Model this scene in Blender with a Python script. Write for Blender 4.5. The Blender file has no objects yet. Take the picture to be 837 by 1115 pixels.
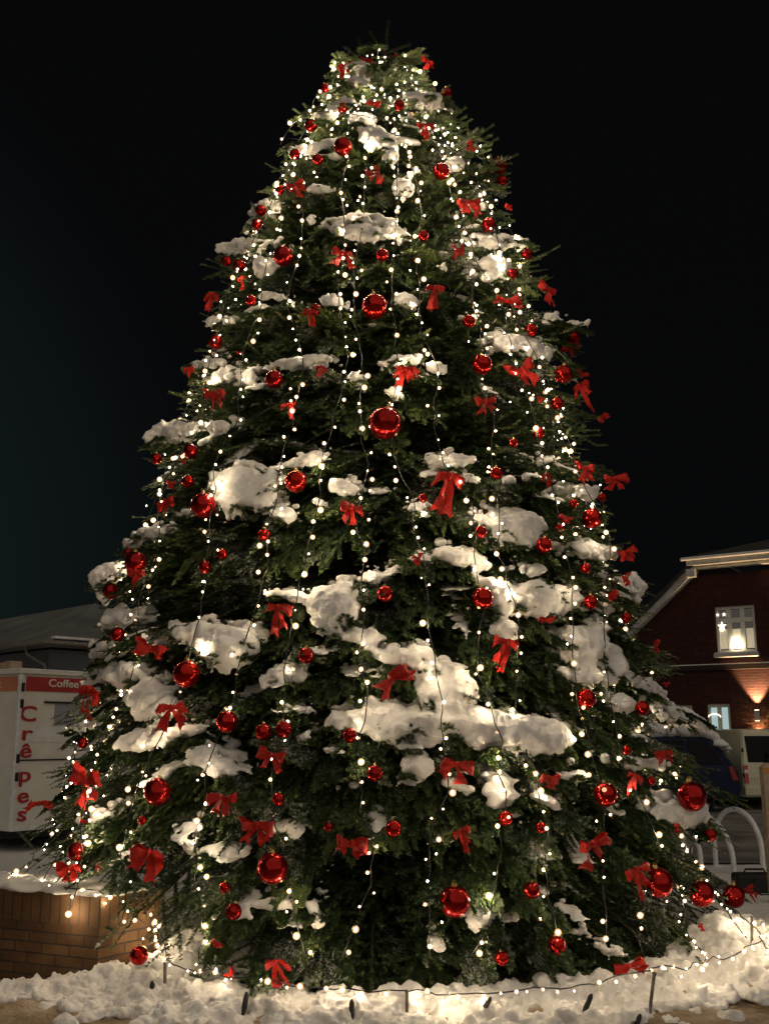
import bpy, bmesh, math, random
import numpy as np
from mathutils import Vector, Matrix, Euler

random.seed(7); rng = np.random.default_rng(11)
sc = bpy.context.scene
COL = sc.collection
R_ = math.radians
PI = math.pi

# ------------------------------------------------------------------ camera
F = 1130.0; PITCH = R_(12.1); CAMZ = 1.7
cam_d = bpy.data.cameras.new('camera'); cam = bpy.data.objects.new('camera', cam_d); COL.objects.link(cam)
cam_d.sensor_fit = 'VERTICAL'; cam_d.sensor_height = 24.0; cam_d.lens = 24.0*F/1115.0
cam_d.clip_start = 0.05; cam_d.clip_end = 3000
cam.location = (0, 0, CAMZ); cam.rotation_euler = (PI/2+PITCH, 0, 0)
sc.camera = cam
CAM = np.array([0, 0, CAMZ])

def ray(px, py):
    a, b = (px-418.5)/F, (557.5-py)/F
    f = np.array([0, math.cos(PITCH), math.sin(PITCH)]); u = np.array([0, -math.sin(PITCH), math.cos(PITCH)])
    return np.array([a, 0, 0]) + b*u + f            # depth 1 along the optical axis
def at_y(px, py, Y):
    d = ray(px, py); return CAM + d*(Y/d[1])
def at_z(px, py, z):
    d = ray(px, py); return CAM + d*((z-CAMZ)/d[2])
def at_plane(px, py, p, n):
    d = ray(px, py); return CAM + d*(np.dot(np.array(p)-CAM, n)/np.dot(d, n))

# ------------------------------------------------------------------ noise
_tab = rng.random((64, 64, 64))
def vnoise(p):
    p = np.asarray(p, float); i = np.floor(p).astype(int); f = p-i; f = f*f*(3-2*f)
    r = 0
    for dx in (0, 1):
        for dy in (0, 1):
            for dz in (0, 1):
                w = (f[..., 0] if dx else 1-f[..., 0])*(f[..., 1] if dy else 1-f[..., 1])*(f[..., 2] if dz else 1-f[..., 2])
                r = r + w*_tab[(i[..., 0]+dx) & 63, (i[..., 1]+dy) & 63, (i[..., 2]+dz) & 63]
    return r*2-1
def fbm(p, o=4):
    s, a, p = 0, 1, np.asarray(p, float)
    for k in range(o): s = s+a*vnoise(p*(2**k)+k*7.3); a *= .5
    return s

# ------------------------------------------------------------------ scene helpers
def mesh_np(name, v, f, mat=None, parent=None, smooth=False, link=True):
    """v (n,3) array, f (m,3) or (m,4) array"""
    v = np.asarray(v, np.float32); f = np.asarray(f, np.int32); k = f.shape[1]
    me = bpy.data.meshes.new(name)
    me.vertices.add(len(v)); me.vertices.foreach_set('co', v.ravel())
    me.loops.add(f.size); me.loops.foreach_set('vertex_index', f.ravel())
    me.polygons.add(len(f)); me.polygons.foreach_set('loop_start', np.arange(0, f.size, k, dtype=np.int32))
    me.polygons.foreach_set('loop_total', np.full(len(f), k, np.int32))
    me.polygons.foreach_set('use_smooth', np.full(len(f), smooth))
    me.update(calc_edges=True)
    if mat: me.materials.append(mat)
    if not link: return me
    return link_mesh(name, me, parent)
def link_mesh(name, me, parent=None):
    o = bpy.data.objects.new(name, me); COL.objects.link(o)
    if parent: o.parent = parent
    return o
def from_bm(name, bm, mat, parent=None, smooth=False):
    me = bpy.data.meshes.new(name); bmesh.ops.recalc_face_normals(bm, faces=bm.faces[:]); bm.to_mesh(me); bm.free()
    if smooth:
        for p in me.polygons: p.use_smooth = True
    if mat: me.materials.append(mat)
    return link_mesh(name, me, parent)
def thing(name, label, cat, loc=(0, 0, 0), rz=0, group=None):
    o = bpy.data.objects.new(name, None); COL.objects.link(o); o.empty_display_size = .1
    o.location = loc; o.rotation_euler = (0, 0, rz)
    return tag(o, label, cat, group)
def tag(o, label, cat, group=None):
    o['label'] = label; o['category'] = cat
    if group: o['group'] = group
    return o
def kind(o, k, label=None):
    o['kind'] = k
    if label: o['label'] = label
    return o
def box(bm, c, s, bevel=0, rz=0):
    g = bmesh.ops.create_cube(bm, size=1)
    vs = g['verts']
    bmesh.ops.scale(bm, vec=s, verts=vs)
    if bevel:
        es = list({e for v in vs for e in v.link_edges})
        r = bmesh.ops.bevel(bm, geom=es, offset=bevel, segments=2, affect='EDGES', profile=.5)
        vs = list({v for f in r['faces'] for v in f.verts} | {v for v in vs if v.is_valid})
    if rz: bmesh.ops.rotate(bm, cent=(0, 0, 0), matrix=Matrix.Rotation(rz, 3, 'Z'), verts=vs)
    bmesh.ops.translate(bm, vec=c, verts=vs)
def boxo(name, c, s, mat, parent=None, bevel=0):
    bm = bmesh.new(); box(bm, c, s, bevel); return from_bm(name, bm, mat, parent)
def tube_arrays(pts, r, n=6):
    pts = np.asarray(pts, float); m = len(pts)
    t = np.gradient(pts, axis=0); t /= np.linalg.norm(t, axis=1)[:, None]+1e-9
    ref = np.array([0.13, .21, .97]); ref2 = np.array([1., .1, 0])
    a = np.where((np.abs(t@ref) > .95)[:, None], np.cross(t, ref2), np.cross(t, ref)); a /= np.linalg.norm(a, axis=1)[:, None]
    b = np.cross(t, a)
    th = np.arange(n)*2*PI/n
    rr = np.broadcast_to(np.asarray(r, float), (m,))
    v = pts[:, None, :]+rr[:, None, None]*(np.cos(th)[None, :, None]*a[:, None, :]+np.sin(th)[None, :, None]*b[:, None, :])
    v = v.reshape(-1, 3)
    i = np.arange(m-1)[:, None]*n; j = np.arange(n)[None, :]; j2 = (j+1) % n
    f = np.stack([i+j, i+j2, i+n+j2, i+n+j], -1).reshape(-1, 4)
    caps = []
    return v, f
def tube(name, pts, r, mat, parent=None, n=8):
    v, f = tube_arrays(pts, r, n); return mesh_np(name, v, f, mat, parent, smooth=True)
def prism(name, pts2, y0, y1, mat, parent=None):
    """outline pts2 (x,z) extruded from y0 to y1"""
    bm = bmesh.new()
    a = [bm.verts.new((x, y0, z)) for x, z in pts2]; b = [bm.verts.new((x, y1, z)) for x, z in pts2]
    bm.faces.new(a); bm.faces.new(b[::-1]); n = len(a)
    for i in range(n): bm.faces.new((a[i], b[i], b[(i+1) % n], a[(i+1) % n]))
    return from_bm(name, bm, mat, parent)

# ------------------------------------------------------------------ materials
def mat(name, col=(.5, .5, .5), rough=.6, metal=0, emit=None, es=0, spec=.5, coat=0):
    m = bpy.data.materials.new(name); m.use_nodes = True
    b = m.node_tree.nodes['Principled BSDF']
    b.inputs['Base Color'].default_value = (*col, 1); b.inputs['Roughness'].default_value = rough
    b.inputs['Metallic'].default_value = metal; b.inputs['Specular IOR Level'].default_value = spec
    b.inputs['Coat Weight'].default_value = coat
    if emit: b.inputs['Emission Color'].default_value = (*emit, 1); b.inputs['Emission Strength'].default_value = es
    return m
def nd(m, t, **kw):
    n = m.node_tree.nodes.new(t)
    for k, v in kw.items(): setattr(n, k, v)
    return n
def lk(m, a, b): m.node_tree.links.new(a, b)
def noise_mix(m, c1, c2, scale, lo=.4, hi=.6, detail=6, bump=0, bscale=None, dist=.02, coord='Object', rough2=None):
    nt = m.node_tree; b = nt.nodes['Principled BSDF']
    tc = nd(m, 'ShaderNodeTexCoord'); n = nd(m, 'ShaderNodeTexNoise'); n.inputs['Scale'].default_value = scale; n.inputs['Detail'].default_value = detail
    lk(m, tc.outputs[coord], n.inputs['Vector'])
    r = nd(m, 'ShaderNodeValToRGB'); r.color_ramp.elements[0].position = lo; r.color_ramp.elements[1].position = hi
    r.color_ramp.elements[0].color = (*c1, 1); r.color_ramp.elements[1].color = (*c2, 1)
    lk(m, n.outputs['Fac'], r.inputs['Fac']); lk(m, r.outputs['Color'], b.inputs['Base Color'])
    if bump:
        n2 = nd(m, 'ShaderNodeTexNoise'); n2.inputs['Scale'].default_value = bscale or scale*6; n2.inputs['Detail'].default_value = 8
        lk(m, tc.outputs[coord], n2.inputs['Vector'])
        bp = nd(m, 'ShaderNodeBump'); bp.inputs['Strength'].default_value = bump; bp.inputs['Distance'].default_value = dist
        lk(m, n2.outputs['Fac'], bp.inputs['Height']); lk(m, bp.outputs['Normal'], b.inputs['Normal'])
    return m

M = {}
M['snow'] = noise_mix(mat('snow', rough=.85, spec=.25), (.74, .72, .70), (.86, .85, .84), 3, bump=.55, bscale=28, dist=.02)
M['needle'] = mat('fir_needles', (.05, .085, .03), .5, spec=.4)
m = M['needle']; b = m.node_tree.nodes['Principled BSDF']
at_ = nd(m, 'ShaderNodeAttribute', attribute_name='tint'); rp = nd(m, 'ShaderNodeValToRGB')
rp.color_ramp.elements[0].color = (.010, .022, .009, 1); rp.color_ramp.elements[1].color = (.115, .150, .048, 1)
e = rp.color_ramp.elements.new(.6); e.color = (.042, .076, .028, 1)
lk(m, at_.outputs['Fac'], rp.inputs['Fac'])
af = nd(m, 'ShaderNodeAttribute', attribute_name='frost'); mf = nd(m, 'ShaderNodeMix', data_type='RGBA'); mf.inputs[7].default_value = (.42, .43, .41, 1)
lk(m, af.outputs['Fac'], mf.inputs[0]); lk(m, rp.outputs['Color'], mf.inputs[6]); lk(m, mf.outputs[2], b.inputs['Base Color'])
M['bark'] = noise_mix(mat('fir_bark', rough=.9), (.05, .035, .025), (.12, .085, .06), 9, bump=.8)
M['cable'] = mat('dark_cable', (.012, .014, .012), .5)
M['bulb'] = mat('warm_bulb', (1, .85, .6), .3, emit=(1, .76, .47), es=88)
M['bulb'].cycles.emission_sampling = 'FRONT'
M['bauble'] = noise_mix(mat('red_bauble', rough=.16, metal=.88), (.40, .010, .008), (.55, .020, .012), 3)
M['bauble_dark'] = noise_mix(mat('deep_red_bauble', rough=.2, metal=.85), (.30, .008, .008), (.42, .014, .012), 3)
M['cap'] = mat('bauble_cap', (.7, .5, .2), .3, 1)
M['ribbon'] = noise_mix(mat('red_ribbon', rough=.38, spec=.4), (.46, .008, .005), (.74, .028, .014), 11, bump=.5, bscale=45, dist=.02)
b = M['ribbon'].node_tree.nodes['Principled BSDF']; b.inputs['Sheen Weight'].default_value = 0
M['steel'] = noise_mix(mat('galvanised_steel', rough=.5, metal=.15), (.72, .74, .76), (.85, .87, .88), 14)
M['stake'] = noise_mix(mat('grey_stake', rough=.5, metal=.5), (.12, .11, .10), (.22, .2, .17), 20)
M['wood'] = noise_mix(mat('pale_wood', rough=.7), (.36, .27, .18), (.47, .36, .25), 12, bump=.2)
M['black'] = mat('black_rubber', (.012, .012, .013), .7)
M['dark_glass'] = mat('dark_glass', (.008, .009, .011), .35, spec=.12)
M['white_paint'] = noise_mix(mat('white_paint', rough=.5), (.70, .70, .68), (.8, .8, .78), 5)

def brick_mat(name, c1, c2, mortar, w=.24, h=.071, offs=.5, bump=.6, rough=.85, ms=.012):
    m = mat(name, rough=rough, spec=.3); b = m.node_tree.nodes['Principled BSDF']
    tc = nd(m, 'ShaderNodeTexCoord'); sp = nd(m, 'ShaderNodeSeparateXYZ'); cb = nd(m, 'ShaderNodeCombineXYZ')
    lk(m, tc.outputs['UV'], cb.inputs['X']) if False else None
    lk(m, tc.outputs['UV'], sp.inputs[0]); lk(m, sp.outputs['X'], cb.inputs['X']); lk(m, sp.outputs['Y'], cb.inputs['Y'])
    t = nd(m, 'ShaderNodeTexBrick'); t.offset = offs
    t.inputs['Scale'].default_value = 1; t.inputs['Brick Width'].default_value = w; t.inputs['Row Height'].default_value = h
    t.inputs['Mortar Size'].default_value = ms*.6; t.inputs['Mortar Smooth'].default_value = .2
    t.inputs['Color1'].default_value = (*c1, 1); t.inputs['Color2'].default_value = (*c2, 1); t.inputs['Mortar'].default_value = (*mortar, 1)
    lk(m, cb.outputs[0], t.inputs['Vector'])
    n = nd(m, 'ShaderNodeTexNoise'); n.inputs['Scale'].default_value = 7; n.inputs['Detail'].default_value = 8; lk(m, cb.outputs[0], n.inputs['Vector'])
    mx = nd(m, 'ShaderNodeMix', data_type='RGBA', blend_type='MULTIPLY'); mx.inputs[0].default_value = .75
    rr = nd(m, 'ShaderNodeValToRGB'); rr.color_ramp.elements[0].position = .3; rr.color_ramp.elements[0].color = (.45, .42, .4, 1); rr.color_ramp.elements[1].position = .7
    lk(m, n.outputs['Fac'], rr.inputs['Fac']); lk(m, t.outputs['Color'], mx.inputs[6]); lk(m, rr.outputs['Color'], mx.inputs[7]); lk(m, mx.outputs[2], b.inputs['Base Color'])
    ad = nd(m, 'ShaderNodeMath', operation='MULTIPLY_ADD'); lk(m, t.outputs['Fac'], ad.inputs[0]); ad.inputs[1].default_value = -1; 
    n2 = nd(m, 'ShaderNodeTexNoise'); n2.inputs['Scale'].default_value = 40; lk(m, cb.outputs[0], n2.inputs['Vector'])
    ml = nd(m, 'ShaderNodeMath', operation='MULTIPLY'); ml.inputs[1].default_value = .5; lk(m, n2.outputs['Fac'], ml.inputs[0]); lk(m, ml.outputs[0], ad.inputs[2])
    bp = nd(m, 'ShaderNodeBump'); bp.inputs['Strength'].default_value = bump; bp.inputs['Distance'].default_value = .01
    lk(m, ad.outputs[0], bp.inputs['Height']); lk(m, bp.outputs['Normal'], b.inputs['Normal'])
    return m
M['brick_house'] = brick_mat('dark_red_brick', (.075, .019, .016), (.05, .014, .012), (.045, .034, .03))
M['brick_wall'] = brick_mat('brown_brick', (.20, .11, .048), (.13, .07, .034), (.07, .055, .042))
M['brick_soldier'] = brick_mat('brown_soldier_brick', (.20, .11, .048), (.13, .07, .034), (.07, .055, .042), w=.085, h=.40, offs=0)
def box_uv(o):
    """metres as UV: along the face and up"""
    me = o.data; uv = me.uv_layers.new(name='UVMap')
    for p in me.polygons:
        n = p.normal
        for li in p.loop_indices:
            v = me.vertices[me.loops[li].vertex_index].co
            if abs(n.z) > .7: uv.data[li].uv = (v.x, v.y)
            else:
                t = Vector((-n.y, n.x, 0)).normalized(); uv.data[li].uv = (v.dot(t), v.z)
    return o

# ------------------------------------------------------------------ blobs of snow
def blob_mesh(name, blobs, voxel, amp, mat_, parent=None, nscale=7, seed=0, coarse=0, smooth=2):
    """blobs: list of (centre, radii xyz). Merged by a voxel remesh, then roughened."""
    ico = bmesh.new(); bmesh.ops.create_icosphere(ico, subdivisions=2, radius=1)
    iv = np.array([v.co[:] for v in ico.verts]); jf = np.array([[v.index for v in f.verts] for f in ico.faces]); ico.free()
    n = len(blobs); C = np.array([b[0] for b in blobs]); S = np.array([b[1] for b in blobs])
    v = (iv[None]*S[:, None, :]+C[:, None, :]).reshape(-1, 3); f = (jf[None]+(np.arange(n)*len(iv))[:, None, None]).reshape(-1, 3)
    tmp = mesh_np('snow_source', v, f)
    md = tmp.modifiers.new('remesh', 'REMESH'); md.mode = 'VOXEL'; md.voxel_size = voxel
    ms = tmp.modifiers.new('smooth', 'SMOOTH'); ms.iterations = smooth; ms.factor = .5
    dg = bpy.context.evaluated_depsgraph_get()
    me = bpy.data.meshes.new_from_object(tmp.evaluated_get(dg))
    src = tmp.data; bpy.data.objects.remove(tmp); bpy.data.meshes.remove(src)
    me.name = name; me.materials.clear(); me.materials.append(mat_)
    N = len(me.vertices); co = np.empty(N*3, np.float32); me.vertices.foreach_get('co', co); co = co.reshape(-1, 3)
    nr = np.empty(N*3, np.float32); me.vertex_normals.foreach_get('vector', nr); nr = nr.reshape(-1, 3)
    d = fbm(co*nscale+seed, 4)*amp+(fbm(co*(4.5 if coarse < .04 else 12)+seed, 3)*coarse if coarse else 0)
    me.vertices.foreach_set('co', (co+nr*d[:, None]).astype(np.float32).ravel())
    me.polygons.foreach_set('use_smooth', np.full(len(me.polygons), True)); me.update()
    return link_mesh(name, me, parent)

# ------------------------------------------------------------------ tree profile
TY = 9.8
TZ = np.array([0.0, .10, .48, 1.08, 1.58, 2.01, 2.53, 3.23, 4.14, 4.6, 5.56, 6.55, 7.2, 7.63, 8.2, 8.77, 9.1, 9.4])
TR = np.array([2.75, 2.85, 3.0, 3.03, 2.90, 2.74, 2.65, 2.50, 2.18, 2.04, 1.75, 1.42, 1.17, .98, .68, .35, .10, .02])
def RZ(z): return np.interp(z, TZ, TR)
AX = np.array([-0.06, TY, 0])
def on_tree(px, py, k=.98):
    """first hit of the ray with the crown's outer surface, or its closest pass"""
    d = ray(px, py); d = d/np.linalg.norm(d)
    t = np.linspace(5.5, 13.5, 1600); P = CAM+t[:, None]*d
    rr = np.hypot(P[:, 0]-AX[0], P[:, 1]-AX[1]); q = rr-RZ(P[:, 2])*k
    i = np.argmax(q < 0) if (q < 0).any() else np.argmin(q)
    return P[i]
def outward(p):
    v = np.array([p[0]-AX[0], p[1]-AX[1], 0]); return v/(np.linalg.norm(v)+1e-6)

# ------------------------------------------------------------------ world and light
w = bpy.data.worlds.new('World'); sc.world = w; w.use_nodes = True
nt = w.node_tree; bg = nt.nodes['Background']
sky = nt.nodes.new('ShaderNodeTexSky'); sky.sky_type = 'NISHITA'; sky.sun_disc = False
SUN_DIR = Vector((.28, -.75, .58)).normalized()
elev = math.asin(SUN_DIR.z); azim = math.atan2(SUN_DIR.x, SUN_DIR.y)
sky.sun_elevation = elev; sky.sun_rotation = azim
# town glow low on the left, added to a faint sky
tc = nt.nodes.new('ShaderNodeTexCoord')
dot = nt.nodes.new('ShaderNodeVectorMath'); dot.operation = 'DOT_PRODUCT'; dot.inputs[1].default_value = Vector((-.62, .77, .12)).normalized()
nt.links.new(tc.outputs['Generated'], dot.inputs[0])
mr = nt.nodes.new('ShaderNodeMapRange'); mr.inputs['From Min'].default_value = .86; mr.inputs['From Max'].default_value = 1.0; mr.interpolation_type = 'SMOOTHSTEP'
nt.links.new(dot.outputs['Value'], mr.inputs['Value'])
mx = nt.nodes.new('ShaderNodeMix'); mx.data_type = 'RGBA'
mx.inputs[6].default_value = (.0017, .0018, .0019, 1); mx.inputs[7].default_value = (.0050, .0088, .0092, 1)
nt.links.new(mr.outputs['Result'], mx.inputs[0])
sm = nt.nodes.new('ShaderNodeVectorMath'); sm.operation = 'MULTIPLY_ADD'; sm.inputs[1].default_value = (.00007,)*3
nt.links.new(sky.outputs['Color'], sm.inputs[0]); nt.links.new(mx.outputs[2], sm.inputs[2]); nt.links.new(sm.outputs[0], bg.inputs['Color'])
bg.inputs['Strength'].default_value = 1.0
sd = bpy.data.lights.new('street_light_fill', 'SUN'); so = bpy.data.objects.new('sun', sd); COL.objects.link(so)
sd.energy = .62; sd.angle = R_(110); sd.color = (1, .86, .70)
so.rotation_euler = SUN_DIR.to_track_quat('Z', 'Y').to_euler()

# ------------------------------------------------------------------ ground
def mound(x, y):
    """snow shovelled up round the foot of the tree"""
    r = np.hypot(x-AX[0], y-AX[1]); a = np.arctan2(x-AX[0], -(y-AX[1]))
    h = .13*np.exp(-((r-2.90)/.17)**2)*(np.cos(a) > -.3)
    h += .34*np.exp(-(((x+1.28)/.40)**2+((y-7.85)/.34)**2))
    h += .30*np.exp(-(((x-2.75)/.50)**2+((y-8.1)/.42)**2))
    return h
def ground_h(x, y):
    p = np.stack([x, y, 0*x], -1)
    lum = np.clip(mound(x, y), 0, 1)
    h = lum + fbm(p*1.6, 3)*.02 + fbm(p*7, 4)*(.016+.16*lum)+np.abs(fbm(p*17+5, 3))*(.012+.22*np.clip(lum, 0, .3))
    near = np.exp(-np.clip(np.hypot(x, y-8)-7, 0, None)/6)
    return h*near
def ax_(lo, hi, st, far):
    c = list(np.arange(lo, hi+1e-6, st)); s = st; v = hi
    while v < far: s *= 1.35; v += s; c.append(v)
    s = st; v = lo
    while v > -far: s *= 1.35; v -= s; c.insert(0, v)
    return np.array(c)
gx = ax_(-4.2, 4.6, .024, 600); gy = ax_(6.0, 9.6, .024, 600)
X, Y = np.meshgrid(gx, gy); Z = ground_h(X, Y)
nv = X.shape; v = np.stack([X, Y, Z], -1).reshape(-1, 3)
i = (np.arange(nv[0]-1)[:, None]*nv[1]+np.arange(nv[1]-1)[None, :]).ravel()
g = mesh_np('ground', v, np.stack([i, i+1, i+nv[1]+1, i+nv[1]], -1), None, smooth=True)
mg = mat('trodden_snow', rough=.85, spec=.25); b = mg.node_tree.nodes['Principled BSDF']
tcg = nd(mg, 'ShaderNodeTexCoord'); spx = nd(mg, 'ShaderNodeSeparateXYZ'); lk(mg, tcg.outputs['Object'], spx.inputs[0])
n1 = nd(mg, 'ShaderNodeTexNoise'); n1.inputs['Scale'].default_value = 1.6; n1.inputs['Detail'].default_value = 9; n1.inputs['Roughness'].default_value = .62; lk(mg, tcg.outputs['Object'], n1.inputs['Vector'])
mrz = nd(mg, 'ShaderNodeMapRange'); mrz.inputs['From Min'].default_value = .02; mrz.inputs['From Max'].default_value = .16; lk(mg, spx.outputs['Z'], mrz.inputs['Value'])
mry = nd(mg, 'ShaderNodeMapRange'); mry.inputs['From Min'].default_value = 7.6; mry.inputs['From Max'].default_value = 9.5; lk(mg, spx.outputs['Y'], mry.inputs['Value'])
mxx = nd(mg, 'ShaderNodeMath', operation='MAXIMUM'); lk(mg, mrz.outputs[0], mxx.inputs[0]); lk(mg, mry.outputs[0], mxx.inputs[1])
sc1 = nd(mg, 'ShaderNodeMath', operation='MULTIPLY_ADD'); lk(mg, mxx.outputs[0], sc1.inputs[0]); sc1.inputs[1].default_value = .62; lk(mg, n1.outputs['Fac'], sc1.inputs[2])
rpg = nd(mg, 'ShaderNodeValToRGB'); rpg.color_ramp.elements[0].position = .36; rpg.color_ramp.elements[1].position = .85
rpg.color_ramp.elements[0].color = (.17, .12, .07, 1); rpg.color_ramp.elements[1].color = (.82, .80, .78, 1)
e = rpg.color_ramp.elements.new(.58); e.color = (.36, .28, .19, 1)
lk(mg, sc1.outputs[0], rpg.inputs['Fac']); lk(mg, rpg.outputs['Color'], b.inputs['Base Color'])
n2 = nd(mg, 'ShaderNodeTexNoise'); n2.inputs['Scale'].default_value = 22; n2.inputs['Detail'].default_value = 8; lk(mg, tcg.outputs['Object'], n2.inputs['Vector'])
bp = nd(mg, 'ShaderNodeBump'); bp.inputs['Strength'].default_value = .8; bp.inputs['Distance'].default_value = .03; lk(mg, n2.outputs['Fac'], bp.inputs['Height']); lk(mg, bp.outputs['Normal'], b.inputs['Normal'])
g.data.materials.append(mg); kind(g, 'structure')

bm = bmesh.new()
rd = [bm.verts.new(p) for p in ((1.6, 14.6, .035), (40, 12.5, .035), (60, 27, .035), (1.2, 24.5, .035))]; bm.faces.new(rd)
kind(from_bm('road', bm, noise_mix(mat('slushy_road', rough=.7), (.13, .12, .10), (.34, .32, .30), 1.1, .38, .72, bump=.6, bscale=9)), 'structure')

# clods of shovelled snow along the foot of the tree
cl = []
for k in range(1900):
    a = rng.uniform(-1.3, 1.2); r = rng.normal(2.99, .10)+(abs(rng.normal(0, .16)) if -.75 < a < .95 else 0)
    x, y = AX[0]+.05+r*math.sin(a), AX[1]-r*math.cos(a); s = rng.uniform(.022, .075)
    h = float(ground_h(np.array([x]), np.array([y]))[0])
    cl.append(((x, y, h*.8+rng.uniform(-.2, .25)*s), (s*1.2, s*1.1, s*rng.uniform(.4, .8))))
for (cx, cy, n, sp) in ((-1.28, 7.85, 420, .40), (2.75, 8.1, 500, .55), (-2.45, 7.5, 160, .22), (2.2, 7.55, 260, .40)):
    for k in range(n):
        x, y = cx+rng.normal(0, sp*.6), cy+rng.normal(0, sp*.42); s = rng.uniform(.022, .08)
        h = float(ground_h(np.array([x]), np.array([y]))[0])
        cl.append(((x, y, h*.9+rng.uniform(-.2, .3)*s), (s*1.25, s*1.1, s*rng.uniform(.4, .8))))
sb = blob_mesh('snow_bank', cl, .0115, .007, M['snow'], nscale=45, coarse=.040, smooth=8)
kind(sb, 'stuff', 'lumpy bank of shovelled snow round the foot of the tree')

# ------------------------------------------------------------------ fir tree
tree = thing('christmas_tree', 'tall snowy fir covered in lights, red baubles and bows', 'tree', AX)
tp = [(0, 0, -.1), (.02, 0, 2), (-.02, .02, 4.5), (.03, 0, 7), (.05, 0, 8.9)]
tube('trunk', tp, [.17, .14, .10, .05, .015], M['bark'], tree, 12)

def make_spray(seed, wide=1.0):
    """a flat fan of twigs set with needles; axis along +x (0..1), y sideways, z up"""
    r = np.random.default_rng(seed)
    tw = []                                        # twigs: p0, p1, level
    tw.append((np.array([.0, 0, 0]), np.array([1.0, 0, .0])))
    x = .02
    while x < .97:
        for s in (-1, 1):
            if r.random() < .06: continue
            L = (.34*(1-x)**.5+.14)*wide*r.uniform(.75, 1.15)
            if x < .18: L *= .6+2.2*x
            an = R_(r.uniform(40, 60))
            p0 = np.array([x+r.uniform(-.01, .01), 0, 0]); d = np.array([math.cos(an), s*math.sin(an), r.uniform(-.12, .10)])
            p1 = p0+d*L; p1[2] -= .22*L*L/.3
            tw.append((p0, p1))
            q = .35
            while q < .97:
                for s2 in (-1, 1):
                    if r.random() < .18: continue
                    l2 = (.13*(1-q)+.085)*r.uniform(.7, 1.2)*min(1, L/.22)
                    a2 = R_(r.uniform(35, 58))*s2
                    dd = d/np.linalg.norm(d); d2 = np.array([dd[0]*math.cos(a2)-dd[1]*math.sin(a2), dd[0]*math.sin(a2)+dd[1]*math.cos(a2), r.uniform(-.25, .30)])
                    b0 = p0+(p1-p0)*q; tw.append((b0, b0+d2*l2))
                q += .105/max(L, .1)*r.uniform(.85, 1.3)
        x += r.uniform(.080, .115)
    V, T = [], []
    tints = []
    for (p0, p1) in tw:
        L = np.linalg.norm(p1-p0)
        if L < .02: continue
        d = (p1-p0)/L; s = np.cross(d, [0, 0, 1]); s /= np.linalg.norm(s)+1e-6; up = np.cross(s, d)
        n = max(6, int(L/.0070)); u = (np.arange(n)+r.random(n)*.6)/n
        base = p0+np.outer(u*L, d)
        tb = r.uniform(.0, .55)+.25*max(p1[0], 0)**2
        for side in (-1, 1, 0):
            if side == 0: keep = r.random(n) < .85
            else: keep = r.random(n) < .92
            m_ = keep.sum(); bb = base[keep]
            lat = side*np.abs(r.normal(.85, .12, m_)) if side else r.normal(0, .5, m_)
            upw = r.normal(.38, .25, m_) if side else np.abs(r.normal(.85, .2, m_))
            nd_ = d[None]*r.uniform(.45, .8, m_)[:, None]+s[None]*lat[:, None]+up[None]*upw[:, None]
            nd_ /= np.linalg.norm(nd_, axis=1)[:, None]
            l = r.uniform(.020, .031, m_)
            wv = np.cross(nd_, up+r.normal(0, .3, (m_, 3))); wv /= np.linalg.norm(wv, axis=1)[:, None]+1e-6
            V.append(np.stack([bb-wv*.0058, bb+wv*.0058, bb+nd_*l[:, None]], 1))
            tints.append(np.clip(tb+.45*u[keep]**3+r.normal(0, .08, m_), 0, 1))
        # the twig itself
        V.append(np.stack([p0-s*.003, p0+s*.003, p1], 0)[None]); tints.append(np.array([.0]))
        V.append(np.stack([p0-up*.003, p0+up*.003, p1], 0)[None]); tints.append(np.array([.0]))
    return np.concatenate(V).astype(np.float32), np.concatenate(tints).astype(np.float32)
PROT = [make_spray(s, wd) for s, wd in ((1, 1), (2, 1.1), (3, .9), (4, 1), (5, .8), (6, 1.15))]
SN_BOUGH = []           # bough records used to put dusting on
CV, CT, WV, WF = [], [], [], []
woff = 0
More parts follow.
